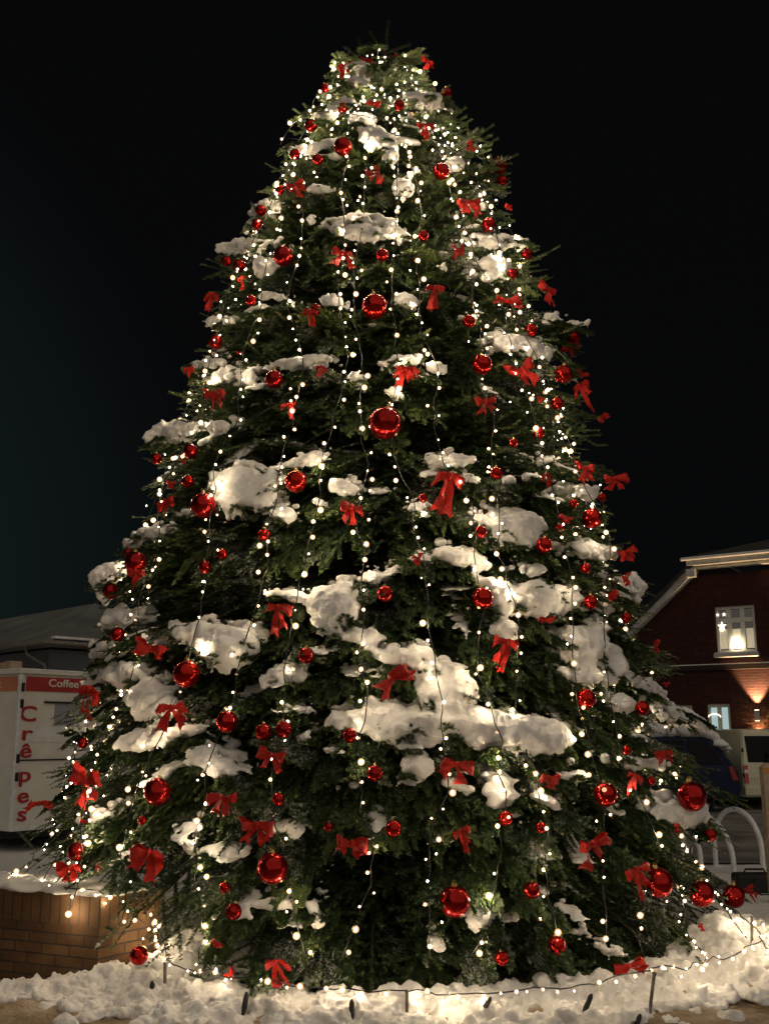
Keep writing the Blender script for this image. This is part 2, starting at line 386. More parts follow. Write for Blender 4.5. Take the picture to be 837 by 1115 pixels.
def bough(phi, zt, rt, z0=None, thin=1.0, length=None, droop=None, roll=None, wscale=1.0):
    """one bough from the trunk to its tip at radius rt and height zt in direction phi (0 faces the street)"""
    global woff
    rt = max(.03, rt-.09*min(1, max(-1.6, (7.6-zt)/.9)))
    if zt < .80 and AX[0]+rt*math.sin(phi) < -2.05 and phi < -.25: return          # the brick wall stands there
    if zt < .60 and AX[0]+rt*math.sin(phi) < -1.6 and -1.3 < phi < -.3: return
    if zt < .50 and -.74 < phi < -.36 and rt > 1.9: return            # the left snow heap lies open
    rad = np.array([math.sin(phi), -math.cos(phi), 0]); tan = np.array([math.cos(phi), math.sin(phi), 0])
    hfrac = zt/9.1
    if z0 is None: z0 = zt+rt*(.30-.85*hfrac)+random.uniform(-.08, .08)
    L = length or min(rt*.92, random.uniform(1.15, 1.6))
    if droop is None: droop = random.uniform(.05, .26)
    roll = random.uniform(-.22, .22) if roll is None else roll
    V, tn = random.choice(PROT)
    if thin < 1:
        k = rng.random(len(V)) < thin; V, tn = V[k], tn[k]
    P = V.reshape(-1, 3).copy()
    x = np.clip(P[:, 0], -.05, 1.25); y = P[:, 1]*L*wscale*.92; zz = P[:, 2]*L
    # needles keep their real size whatever the length of the bough
    c = V.mean(1, keepdims=True); loc = (V-V[:, :1]).reshape(-1, 3)
    base = np.repeat(V[:, 0], 3, 0)
    x = base[:, 0]; y = base[:, 1]*L*wscale*.92; zz = base[:, 2]*L
    big = np.repeat((np.linalg.norm(V[:, 2]-V[:, 0], axis=1) > .05), 3)
    loc = np.where(big[:, None], loc*np.array([L, L*.92*wscale, L]), loc)
    rr = rt-L*(1-x)
    t = rr/rt
    zc = z0+(zt-z0)*t-droop*np.clip(x, 0, 1.2)**2+droop
    zc = zc-droop*np.clip(t, 0, 1)   # pass through the tip
    yy = y; zc = zc+zz-.22*np.abs(y)**1.6+yy*math.sin(roll)
    Q = AX+rr[:, None]*rad+yy[:, None]*tan; Q[:, 2] += zc
    dslope = (zt-z0)/rt-2*droop*x/L
    lx = loc[:, 0:1]; ly = loc[:, 1:2]; lz = loc[:, 2:3]
    Q = Q+lx*rad+ly*tan
    Q[:, 2] += (loc[:, 0]*dslope+loc[:, 2]+loc[:, 1]*math.sin(roll))
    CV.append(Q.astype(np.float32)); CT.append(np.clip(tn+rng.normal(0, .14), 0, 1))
    tt = np.linspace(.03, 1, 7); rrw = tt*rt; xw = 1-(rt-rrw)/L
    pw = AX+rrw[:, None]*rad; zw = z0+(zt-z0)*tt-droop*np.clip(xw, 0, 1)**2+droop-droop*tt; pw[:, 2] += np.where(xw < 0, z0+(zt-z0)*tt+droop*(1-tt), zw)
    vv, ff = tube_arrays(pw, np.linspace(.012+.008*rt, .004, 7), 5); WV.append(vv); WF.append(ff+woff); woff += len(vv)
    SN_BOUGH.append((phi, zt, rt, z0, L, droop))

z = .30; wi = 0
while z < 8.75:
    R0 = float(RZ(z)); n = max(5, int(2*PI*R0/.47)); off = random.random()*6; s1, s2 = random.random()*6, random.random()*6
    for k in range(n):
        phi = off+2*PI*(k+random.uniform(-.3, .3))/n; phi = (phi+PI) % (2*PI)-PI
        zt = z+random.uniform(-.06, .06)+.10*math.sin(2*phi+s1)+.07*math.sin(5*phi+s2)
        th = 1.0 if abs(phi) < 1.75 else .35
        bough(phi, zt, float(RZ(zt))*random.choice([.82, .88, .92, .95, .97, 1.0]), thin=th)
    z += .47-.025*z; wi += 1
# low skirts resting on the snow, and the leader
for k in range(26):
    phi = -1.6+3.2*k/25+random.uniform(-.05, .05); bough(phi, random.uniform(.12, .3), random.uniform(2.55, 2.9), z0=random.uniform(.7, 1.0), droop=.1)
for k in range(2):
    phi = random.uniform(1.5, 4.5); bough(phi, random.uniform(8.45, 8.7), random.uniform(.3, .55), z0=random.uniform(8.3, 8.6), length=random.uniform(.3, .5), droop=.0, wscale=.6, thin=.3)
def shoot(p0, p1, n_per=150, nl=.034):
    """an upright shoot set with needles all round"""
    global woff
    p0, p1 = np.array(p0, float)+AX, np.array(p1, float)+AX; L = np.linalg.norm(p1-p0); d = (p1-p0)/L
    a = np.cross(d, [.3, .9, .1]); a /= np.linalg.norm(a); b_ = np.cross(d, a); n = int(L*n_per*4)
    u = rng.random(n); th = rng.uniform(0, 2*PI, n); r_ = np.cos(th)[:, None]*a+np.sin(th)[:, None]*b_
    nd_ = d*rng.uniform(.3, .8, n)[:, None]+r_; nd_ /= np.linalg.norm(nd_, axis=1)[:, None]; bb = p0+np.outer(u*L, d)
    wv = np.cross(nd_, rng.normal(0, 1, (n, 3))); wv /= np.linalg.norm(wv, axis=1)[:, None]
    CV.append(np.stack([bb-wv*.004, bb+wv*.004, bb+nd_*nl], 1).reshape(-1, 3).astype(np.float32)); CT.append(np.clip(.35+.3*u+rng.normal(0, .1, n), 0, 1).astype(np.float32))
    vv, ff = tube_arrays([p0, (p0+p1)/2, p1], [.012, .010, .005], 5); WV.append(vv); WF.append(ff+woff); woff += len(vv)
for p0, p1 in (((.05, 0, 8.55), (.10, 0, 9.20)), ((.03, -.02, 8.80), (-.10, -.05, 9.03)), ((.06, 0, 8.80), (.34, .02, 8.93)), ((-.05, -.05, 8.5), (-.22, -.1, 8.90)), ((-.1, -.1, 8.55), (-.36, -.12, 8.80)), ((.05, .05, 8.7), (.2, .2, 8.95))): shoot(p0, p1, 230, .030)
# tips that stand out of the outline in the photograph
for (px, py, s) in ((45, 870, 1), (48, 902, 1), (62, 820, 1), (815, 985, 1), (812, 852, 1), (790, 878, 1), (745, 905, 1), (168, 468, 1), (233, 272, 1), (108, 625, 1), (100, 705, 1), (72, 752, 1),
                    (722, 690, 1), (728, 745, 1), (745, 800, 1), (598, 268, 1), (625, 352, 1), (548, 168, 1), (522, 138, 1), (310, 165, 1), (665, 595, 1), (650, 455, 1), (700, 640, 1), (150, 1030, .6), (770, 1060, .6)):
    p = on_tree(px, py, 1.0); o_ = p-AX; rt = math.hypot(o_[0], o_[1]); phi = math.atan2(o_[0], -o_[1])
    bough(phi, p[2], rt, wscale=.75, droop=.12)

# ------------------------------------------------------------------ baubles and bows: picture x, y, half size
BAUB = [(430,65,5),(355,97,5),(374,119,6),(340,138,7),(434,116,6),(484,102,6),(374,161,10),(347,175,6),(479,188,9),(541,181,9),(544,197,6),(323,169,6),(307,208,5),(286,230,6),(282,245,6),(310,280,11),(249,285,6),(263,290,7),(275,328,6),(408,335,14),(345,338,6),(416,279,7),(460,258,6),(530,246,8),(571,277,6),(556,299,6),
(237,373,8),(300,414,10),(210,492,8),(509,351,7),(576,360,7),(523,398,11),(419,462,18),(610,408,10),(604,440,7),(584,472,7),(557,483,5),(622,367,7),(173,500,6),(323,525,12),(207,525,7),(224,551,14),(289,583,7),(244,604,6),(225,618,7),(151,613,12),(142,602,5),(539,516,7),(522,580,7),(590,594,9),(641,565,11),(653,542,5),(460,543,5),
(419,647,9),(524,652,12),(635,619,6),(622,549,5),(607,576,5),(124,644,9),(131,691,8),(206,734,15),(249,786,12),(334,714,9),(635,761,11),(679,673,6),(696,771,8),(640,656,8),(93,809,6),(174,862,15),(157,893,5),(87,927,10),(288,797,9),(310,794,9),(381,801,8),(408,842,9),(304,870,7),(358,900,5),(428,902,9),(298,945,17),
(549,891,8),(587,901,6),(656,865,13),(749,867,16),(680,817,5),(706,850,5),(770,909,7),(713,961,16),(760,973,14),(795,976,12),(154,1040,10),(256,992,9),(246,966,6),(494,981,17),(577,969,9),(545,1043,8),(604,1029,10)]
# x, y, half width, style (n spread, t long tails, f flat, s small), tilt
BOWS = [(381,76,12,'n',10),(400,69,8,'s',0),(459,68,12,'n',-15),(407,116,9,'s',0),(461,145,11,'t',10),(411,193,14,'n',80),(327,205,14,'n',-25),(508,162,7,'s',30),(504,223,16,'n',-18),(495,275,10,'s',0),(547,330,15,'f',0),(471,322,12,'t',0),(590,317,14,'n',-10),(548,226,6,'s',0),(375,279,17,'n',0),(238,326,10,'t',15),(268,308,8,'t',-20),
(241,430,16,'n',-8),(341,348,12,'t',5),(317,447,9,'t',-15),(265,386,5,'s',0),(212,403,9,'s',10),(352,406,8,'t',0),(442,405,19,'n',0),(563,405,19,'n',-40),(525,440,16,'n',-15),(614,375,14,'n',-20),(622,428,14,'t',-40),(583,436,6,'s',0),(649,453,9,'s',-30),(628,408,7,'s',0),(187,548,15,'n',-20),(194,528,8,'s',0),(384,554,20,'n',0),(207,503,6,'s',60),
(487,532,24,'t',12),(630,512,14,'n',0),(661,522,15,'n',-10),(588,522,7,'t',-30),(610,565,9,'s',0),(455,610,9,'s',90),(675,601,14,'n',-15),(675,631,9,'s',80),(172,707,22,'f',12),(156,624,14,'n',-10),(108,760,20,'t',10),(194,771,24,'n',0),(306,670,17,'t',-5),(425,740,26,'f',-35),(549,708,17,'t',20),(659,648,9,'s',-20),(589,675,9,'s',0),(707,704,8,'s',80),(718,744,6,'s',-20),
(104,851,23,'n',0),(52,874,14,'f',-5),(170,928,24,'n',15),(247,868,19,'n',0),(100,893,6,'s',0),(299,822,17,'n',0),(284,897,27,'n',5),(384,917,24,'f',12),(494,832,22,'n',25),(592,847,15,'s',0),(498,910,12,'t',-30),(713,819,15,'n',-10),(638,917,26,'n',-8),(683,850,13,'t',20),(730,902,7,'s',70),(685,953,15,'t',-15),(676,1050,17,'f',-12),(756,1008,6,'s',60),(806,970,9,'t',-35),(86,944,19,'n',0),(115,943,6,'s',80),(240,1024,9,'s',60),(254,1058,7,'s',-40),(303,1052,15,'t',-5),(617,1082,10,'s',-15)]
for (px, py, r_) in [(x, y, r) for x, y, r in BAUB]+[(q[0], q[1], q[2]) for q in BOWS]:      # the twig each ornament hangs from
    p = on_tree(px, py-r_*1.1, 1.0); oq = p-AX; r0 = math.hypot(oq[0], oq[1])
    if p[2] > .35: bough(math.atan2(oq[0], -oq[1])+random.uniform(-.02, .02), p[2]+.03, r0+.09*min(1, max(-1.6, (7.6-p[2])/.9))-.01, length=random.uniform(.45, .8), droop=random.uniform(.05, .2), wscale=.8, thin=.85)

# ---- the snow patches of the photograph: x, y, half width, half height, tilt (picture units on the crown's surface)
PATCH = [(395,130,15,8,0),(374,110,13,7,0),(420,86,12,6,0),(452,132,15,8,10),(432,70,8,5,0),(400,76,14,8,0),(385,90,14,7,0),(352,122,17,10,-10),(466,108,27,9,12),(492,114,9,13,-30),(345,158,34,8,-8),(408,150,20,11,20),(426,166,9,10,0),(452,188,8,6,0),(497,178,8,9,0),(440,205,9,13,0),(400,238,36,7,0),
(263,268,34,9,-8),(288,291,11,15,0),(288,226,20,9,-25),(352,240,20,7,10),(388,251,30,10,8),(430,252,20,8,25),(540,262,42,9,5),(541,291,18,14,0),(300,325,23,7,14),(360,328,12,6,0),(442,325,14,10,20),(520,356,8,18,-15),(574,376,36,12,8),(630,352,15,5,0),
(232,350,20,6,-12),(222,396,24,6,-10),(232,412,26,7,-25),(320,393,50,6,-8),(266,408,10,10,0),(387,413,11,8,20),(440,392,24,8,-5),(470,400,20,8,10),(428,430,13,9,20),
(184,471,33,12,-8),(232,464,15,6,0),(262,533,36,26,10),(298,516,10,9,0),(332,501,30,6,-14),(375,530,18,9,10),(345,551,9,8,0),(305,560,16,7,10),(488,500,32,6,0),(495,504,9,9,0),(568,576,27,20,5),(535,567,22,8,18),(458,554,15,8,0),(555,523,5,5,0),(576,519,7,5,0),(600,502,14,6,0),
(160,580,24,8,-12),(140,592,12,8,-20),(116,631,18,20,0),(645,600,24,11,10),(634,536,18,10,10),(690,640,13,18,0),(125,676,20,12,-30),(110,706,12,16,0),(170,696,20,10,-10),(205,689,36,10,-8),(243,703,36,24,5),(125,735,32,14,-8),(162,762,27,20,20),(98,744,14,7,0),
(302,733,22,9,-28),(323,736,9,12,0),(310,648,26,7,8),(362,660,26,30,10),(388,692,32,10,5),(432,714,38,11,14),(456,720,20,18,20),(484,752,36,26,20),(415,625,32,8,-18),(458,608,14,6,0),(502,606,30,9,10),(528,628,11,18,-10),(592,651,42,20,-3),(545,652,17,19,0),(550,686,17,13,0),
(640,706,24,24,40),(628,690,14,8,0),(640,735,32,11,14),(667,722,18,20,20),(702,746,28,9,28),(678,766,12,12,0),(392,785,42,16,-5),(430,792,32,20,0),(472,786,40,21,0),(522,792,36,21,10),(572,800,50,17,10),(602,806,22,16,0),(320,773,25,7,0),(335,802,14,9,0),
(190,800,36,8,-15),(150,806,26,11,-15),(226,829,28,15,22),(110,760,12,9,0),(548,862,22,19,-25),(596,872,20,9,28),(625,838,16,13,0),(692,830,42,8,6),(606,800,15,18,0),(745,886,30,17,0),(455,836,18,13,0),(500,856,20,7,20),(530,911,10,8,0),(365,820,16,7,20),
(316,905,12,9,0),(210,920,15,7,-10),(310,985,40,7,0),(345,1000,9,13,0),(302,1052,20,7,0),(524,1000,13,14,0),(610,986,10,6,0),(475,1030,9,10,0),(668,1036,20,8,18),(85,792,18,6,-20),(100,890,26,6,-15),(735,776,40,9,22),(660,660,16,8,20),(580,620,18,6,0),(205,560,14,5,0),(470,290,20,5,0),(350,205,18,5,0),(520,225,12,5,0)]
blobs = []
for (x0, y0, rx, ry, an) in PATCH:
    ca, sa = math.cos(R_(an)), math.sin(R_(an))
    p = on_tree(x0, y0+ry*.7, .97); ol = p-AX; rt = math.hypot(ol[0], ol[1]); phi0 = math.atan2(ol[0], -ol[1])
    for kk in range(2+int(rx*ry/160)):      # twigs that come up through it
        q = on_tree(x0+random.uniform(-.9, .9)*rx, y0+random.uniform(-.5, .9)*ry, .97); oq = q-AX
        bough(math.atan2(oq[0], -oq[1]), q[2], math.hypot(oq[0], oq[1])+.11, z0=q[2]+random.uniform(-.1, .4), length=random.uniform(.28, .5), droop=random.uniform(.02, .15), wscale=.55, thin=.6)
    for kk in range(1+int(rx > 30)):      # a loaded bough under every patch
        xo = x0+(0 if rx <= 30 else (-.5+1.0*kk)*rx)
        q = on_tree(xo*1.0, y0+ry*1.1, .98); oq = q-AX
        bough(math.atan2(oq[0], -oq[1]), q[2]-.03, math.hypot(oq[0], oq[1])*1.01, z0=q[2]+.05+.2*random.random(), length=min(1.1, .4+rx*.02), droop=.30, roll=0, wscale=.9)
    area = rx*ry; n = int(10+area/2.6)
    for k in range(n):
        t = rng.uniform(0, 2*PI); q = math.sqrt(rng.uniform(0, 1))
        ex, ey = q*math.cos(t)*rx*.95, q*math.sin(t)*ry*.9
        px, py = x0+ex*ca-ey*sa, y0+ex*sa+ey*ca
        P = on_tree(px, py, .965); dep = P[1]*.98
        rim = 1-q
        if float(vnoise(np.array([[px*.055, py*.085, x0*.1]]))[0]) > (.36 if rx < 28 else .52): continue      # bare patches where boughs shook it off
        s = (min(ry, rx)*(.13+.17*rim)+1.7)*dep/F*rng.uniform(.6, 1.25)
        P = P-outward(P)*(s*.35+.02)+outward(P)*(.06*rim*min(1, ry/12)+.02*rng.normal())
        s2 = s*1.0
        blobs.append((P, (s2*1.35, s2*.85, s2*.95)))
        if q > .8 and ey > 0 and rng.random() < .5: blobs.append((P-np.array([0, 0, s2*rng.uniform(.6, 1.6)]), (s2*.45, s2*.4, s2*rng.uniform(.6, 1.3))))
        if rng.random() < .5:                     # carry the snow back along the bough
            Pb = P-outward(P)*rng.uniform(.08, .34)+np.array([0, 0, rng.uniform(.0, .10)])
            blobs.append((Pb, (s2*1.4, s2*1.4, s2*.7)))
# thin, broken snow on other boughs, all the way round
FL = []
for (phi, zt, rt, z0, L, dr) in SN_BOUGH[:]:
    if random.random() > .16 or zt < .5 or zt > 8.5: continue
    n = random.randint(20, 110); y0 = random.uniform(-.18, .18); xm = random.uniform(.55, .9)
    rad = np.array([math.sin(phi), -math.cos(phi), 0]); tan = np.array([math.cos(phi), math.sin(phi), 0])
    for k in range(n):
        x = min(.97, xm+random.gauss(0, .12)); rr = rt-L*(1-x); t = rr/rt; yo = y0+random.gauss(0, .05)
        zc = z0+(zt-z0)*t-dr*x*x+dr-dr*t-.22*abs(yo)**1.6
        s_ = random.uniform(.009, .021)
        FL.append((AX+rad*rr+tan*yo+np.array([0, 0, zc+.008]), (s_*1.5, s_*1.5, s_*.8)))
blobs += FL
ts = blob_mesh('tree_snow', blobs, .0125, .006, M['snow'], nscale=36, seed=3, coarse=.020, smooth=14)
kind(ts, 'stuff', 'snow lying in clumps on the boughs of the fir')

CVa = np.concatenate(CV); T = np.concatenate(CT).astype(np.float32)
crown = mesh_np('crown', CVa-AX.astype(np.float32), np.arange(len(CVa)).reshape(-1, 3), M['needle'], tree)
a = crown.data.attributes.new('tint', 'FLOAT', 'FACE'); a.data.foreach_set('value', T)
cen = CVa[::3].astype(float); fr = fbm(cen*3.1, 2)+.5*fbm(cen*11, 2)
fr = (np.clip((fr-.42)/.3, 0, 1)*(rng.random(len(fr)) < .4)).astype(np.float32)   # rime caught by patches of needles
a = crown.data.attributes.new('frost', 'FLOAT', 'FACE'); a.data.foreach_set('value', fr)
mesh_np('branches', np.concatenate(WV)-AX, np.concatenate(WF), M['bark'], tree, smooth=True)
print('needles', len(T), 'boughs', len(SN_BOUGH), 'snow verts', len(ts.data.vertices))
#@@PART2@@
# ------------------------------------------------------------------ baubles and bows
SIZEB = lambda r: 'tiny' if r <= 5 else 'small' if r <= 8 else 'medium' if r <= 12 else 'large'
SIZEW = lambda r: 'tiny' if r <= 7 else 'small' if r <= 12 else 'medium' if r <= 18 else 'large'
LH = [(90, 'at the very top'), (150, 'just under the treetop'), (215, 'high up'), (300, 'in the upper quarter'), (380, 'one third down'), (470, 'above mid height'), (560, 'at mid height'), (650, 'just below mid height'), (740, 'two thirds down'), (830, 'on the lower boughs'), (920, 'well down'), (1000, 'near the bottom'), (1200, 'on the lowest skirt')]
def hgt(y): return next(t for k, t in LH if y < k)
def side(x, y):
    p = on_tree(x, y); k = (x-412)/(max(30, F*RZ(p[2])/ (p[1]*.99)))
    return 'at the left edge' if k < -.8 else 'far left' if k < -.55 else 'left' if k < -.2 else 'centre' if k < .2 else 'right' if k < .55 else 'far right' if k < .8 else 'at the right edge'
ORN = [(x, y, r, 'bauble') for x, y, r in BAUB]+[(x, y, r, 'bow') for x, y, r, s, a in BOWS]
def near(i):
    x, y, r, k = ORN[i]
    best = min((j for j in range(len(ORN)) if j != i), key=lambda j: (ORN[j][0]-x)**2+(ORN[j][1]-y)**2)
    X_, Y_, r2, k2 = ORN[best]; dx, dy = X_-x, Y_-y
    sz = SIZEB(r2) if k2 == 'bauble' else SIZEW(r2)
    w_ = ('above' if dy > 0 else 'below') if abs(dy) > abs(dx) else ('left of' if dx > 0 else 'right of')
    return f'{w_} a {sz} {k2}'
raw = []
for i, (x, y, r, k) in enumerate(ORN):
    s = (SIZEB(r)+' red bauble') if k == 'bauble' else (SIZEW(r)+' red ribbon bow')
    if k == 'bow' and BOWS[i-len(BAUB)][3] == 't': s = s.replace('red ribbon', 'long-tailed red')
    if k == 'bow' and BOWS[i-len(BAUB)][3] == 'f': s = s.replace('red ribbon', 'flat red')
    raw.append(f'{s} {hgt(y)}, {side(x, y)}, {near(i)}')
raw = [t if len(t.replace('-', ' ').split()) <= 14 else t.replace('ribbon ', '') for t in raw]
LABEL = list(raw)
for s in set(raw):
    ids = [i for i in range(len(raw)) if raw[i] == s]
    if len(ids) == 1: continue
    ys = [ORN[i][1] for i in ids]; xs = [ORN[i][0] for i in ids]
    vert = (max(ys)-min(ys)) > (max(xs)-min(xs))
    ids.sort(key=lambda i: ORN[i][1] if vert else ORN[i][0])
    words = (['upper', 'lower'] if vert else ['left-hand', 'right-hand']) if len(ids) == 2 else (['upper', 'middle', 'lower'] if vert else ['left-hand', 'middle', 'right-hand'])
    for w_, i in zip(words, ids): LABEL[i] = (w_+' '+raw[i]) if len((w_+' '+raw[i]).replace('-', ' ').split()) <= 16 else w_+' '+raw[i].replace('ribbon ', '').replace(' the', '')

def ball_mesh(name, mt):
    bm = bmesh.new(); bmesh.ops.create_uvsphere(bm, u_segments=28, v_segments=18, radius=1)
    me = bpy.data.meshes.new(name); bm.to_mesh(me); bm.free(); me.materials.append(mt)
    for p in me.polygons: p.use_smooth = True
    return me
BM = [ball_mesh('bauble', M['bauble']), ball_mesh('bauble', M['bauble_dark'])]
bm = bmesh.new(); bmesh.ops.create_cone(bm, segments=12, radius1=.2, radius2=.17, depth=.22, cap_ends=True)
v_, f_ = tube_arrays([(.11*math.cos(t), 0, .18+.11*math.sin(t)) for t in np.linspace(-.6, PI+.6, 9)], .02, 5)
capm = bpy.data.meshes.new('cap')
vv = [bm.verts.new(p) for p in v_]; [bm.faces.new([vv[i] for i in q]) for q in f_]; bm.to_mesh(capm); bm.free(); capm.materials.append(M['cap'])
for i, (x, y, r) in enumerate(BAUB):
    P = on_tree(x, y, 1.0); dep = np.dot(P-CAM, [0, math.cos(PITCH), math.sin(PITCH)])
    rm = r*1.0*dep/F; P = P+outward(P)*(.015+rm*.1)
    o = bpy.data.objects.new('bauble', BM[1 if rng.random() < .55 else 0]); COL.objects.link(o)
    o.location = P; o.scale = (rm,)*3; o.rotation_euler = (rng.uniform(-.2, .2), rng.uniform(-.2, .2), rng.uniform(0, 6))
    tag(o, LABEL[i], 'bauble', 'red baubles hanging on the tree')
    c = bpy.data.objects.new('cap', capm); COL.objects.link(c); c.parent = o; c.location = (0, 0, 1.06)

def strip(rows):
    """rows: list of lists of points across the ribbon"""
    k = len(rows[0]); v = [p for r in rows for p in r]; f = [(i*k+j, i*k+j+1, (i+1)*k+j+1, (i+1)*k+j) for i in range(len(rows)-1) for j in range(k-1)]
    return np.array(v), np.array(f)
def loop_mesh(sd, sg, lift, fat):
    r = np.random.default_rng(sd); rows = []
    for t in np.linspace(0, 1, 17):
        x = sg*(.05+.95*math.sin(PI*t)**.75); yd = -.30*math.sin(2*PI*t)*fat; wd = (.10+.27*abs(x)**.9)*(1+.25*r.normal()*0+.15*math.sin(7*t+sd))
        zc = lift*abs(x)**1.3+.04*r.normal()-.18*abs(x)*math.sin(PI*t)*(sd % 3)*.5
        rows.append([(x*(1-.10*q*((sd % 4)-1.5))+.06*math.sin(9*t+q*2+sd), yd+.10*math.cos(q*4+sd*1.7+6*t)*abs(x), zc+q*wd+.04*math.sin(8*t+sd)) for q in (-1, -.5, 0, .5, 1)])
    v, f = strip(rows); return mesh_np('loop', v, f, M['ribbon'], smooth=True, link=False)
def tail_mesh(sd, sg, ln, spread):
    r = np.random.default_rng(sd+50); rows = []; ph = r.uniform(0, 6)
    for t in np.linspace(0, 1, 12):
        xc = sg*(.06+spread*t**.8); zc = -.08-ln*t; yd = -.12*t+.10*math.sin(5*t+ph); wd = .08+.22*t**.6; tw = .7*math.sin(3*t+ph)
        row = []
        for q in (-1, -.5, 0, .5, 1):
            e_ = (1-abs(q))*.18 if t > .99 else 0
            row.append((xc+q*wd*math.cos(tw), yd+q*wd*math.sin(tw), zc+e_+q*wd*.25*sg))
        rows.append(row)
    v, f = strip(rows); return mesh_np('tail', v, f, M['ribbon'], smooth=True, link=False)
def knot_mesh(sd):
    bm = bmesh.new(); bmesh.ops.create_icosphere(bm, subdivisions=2, radius=.17)
    for v in bm.verts: v.co.x *= .8; v.co.z *= 1.15; v.co *= 1+.12*math.sin(9*v.co.z+sd)
    me = bpy.data.meshes.new('knot'); bm.to_mesh(me); bm.free(); me.materials.append(M['ribbon'])
    for p in me.polygons: p.use_smooth = True
    return me
STY = {'n': (1.0, .45, .10, 1), 't': (1.9, .28, -.25, .8), 'f': (.45, .9, .05, .7), 's': (.7, .35, .2, 1.2)}
def crumple(me, sd, amp=.09):
    co = np.empty(len(me.vertices)*3, np.float32); me.vertices.foreach_get('co', co); co = co.reshape(-1, 3).astype(float)
    w_ = np.clip(np.linalg.norm(co[:, [0, 2]], axis=1), 0, 1)[:, None]
    off = np.stack([fbm(co*2.6+sd+k*17, 3) for k in range(3)], 1)*amp*w_*np.array([.7, 1.3, 1.0])
    me.vertices.foreach_set('co', (co+off).astype(np.float32).ravel()); me.update(); return me
def bow_parts(st, q):
    ln, sp, lift, fat = STY[st]; U = random.uniform
    l1 = crumple(loop_mesh(q, -1, lift+U(-.35, .3), fat*U(.6, 1.2)), q); l2 = crumple(loop_mesh(q+9, 1, lift+U(-.45, .25), fat*U(.6, 1.3)), q+5)
    for l_, k_ in ((l1, U(.65, 1)), (l2, U(.65, 1))): l_.transform(Matrix.Rotation(U(-.5, .5), 4, 'X') @ Matrix.Diagonal((k_, k_, k_*U(.8, 1.15), 1)))
    return l1, l2, knot_mesh(q), crumple(tail_mesh(q, -1, ln*U(.7, 1.15), sp*U(.4, 1.3)), q+3, .14), crumple(tail_mesh(q+4, 1, ln*U(.45, 1.1), sp*U(.5, 1.5)), q+8, .14)
for i, (x, y, wpx, st, an) in enumerate(BOWS):
    yk = y-(wpx*.5 if st == 't' else 0)
    P = on_tree(x, yk, 1.0); dep = np.dot(P-CAM, [0, math.cos(PITCH), math.sin(PITCH)]); s = wpx*dep/F*.97
    n_ = outward(P); tc_ = CAM-P; tc_[2] = 0; tc_ /= np.linalg.norm(tc_); fc = .55*n_+.45*tc_; fc[2] = -.12; fc /= np.linalg.norm(fc)
    P = P+n_*(.05+.15*s)
    yv = Vector(-fc); zv = Vector((0, 0, 1)); xv = yv.cross(zv).normalized(); zv = xv.cross(yv).normalized()
    m3 = Matrix((xv, yv, zv)).transposed() @ Matrix.Rotation(R_(an)+random.uniform(-.12, .12), 3, 'Y') @ Matrix.Rotation(random.uniform(-.3, .3), 3, 'Z')
    e_ = bpy.data.objects.new('ribbon_bow', None); COL.objects.link(e_); e_.empty_display_size = .05
    e_.matrix_world = Matrix.Translation(Vector(P)) @ m3.to_4x4() @ Matrix.Diagonal((s*random.uniform(.8, 1.05), s, s*random.uniform(.85, 1.2), 1))
    tag(e_, LABEL[len(BAUB)+i], 'bow', 'red ribbon bows tied on the tree')
    for nm, ms in zip(('loop', 'loop', 'knot', 'tail', 'tail'), bow_parts(st, i)): link_mesh(nm, ms, e_)

# ------------------------------------------------------------------ light strings
def bulb_mesh(es):
    core = mat('led_core', (1, .85, .6), .3, emit=(1, .78, .50), es=es); core.cycles.emission_sampling = 'FRONT'
    cap = bpy.data.materials.new('warm_halo_shell'); cap.use_nodes = True; n_ = cap.node_tree.nodes; n_.clear()  # emissive shell added round the core to imitate a soft warm halo
    o_ = n_.new('ShaderNodeOutputMaterial'); mx_ = n_.new('ShaderNodeMixShader'); tr_ = n_.new('ShaderNodeBsdfTransparent'); em = n_.new('ShaderNodeEmission')
    em.inputs['Color'].default_value = (1, .60, .27, 1); em.inputs['Strength'].default_value = 1.5+es*.0035; mx_.inputs[0].default_value = .30
    for a_, b_ in ((tr_.outputs[0], mx_.inputs[1]), (em.outputs[0], mx_.inputs[2]), (mx_.outputs[0], o_.inputs[0])): cap.node_tree.links.new(a_, b_)
    cap.cycles.emission_sampling = 'NONE'
    bm = bmesh.new(); bmesh.ops.create_icosphere(bm, subdivisions=1, radius=.72); k = len(bm.faces)
    bmesh.ops.create_icosphere(bm, subdivisions=2, radius=1.75)
    for n, f in enumerate(bm.faces): f.material_index = 0 if n < k else 1; f.smooth = True
    me = bpy.data.meshes.new('bulb'); bm.to_mesh(me); bm.free(); me.materials.append(core); me.materials.append(cap); return me
BULBS = [bulb_mesh(130), bulb_mesh(330), bulb_mesh(700)]
plugv, plugf = tube_arrays([(0, 0, .0), (0, 0, -.02), (0, 0, -.09), (0, 0, -.13)], [.006, .016, .018, .010], 8)
NB = 0
G2 = 'loose strings of warm white fairy lights round the foot of the tree'
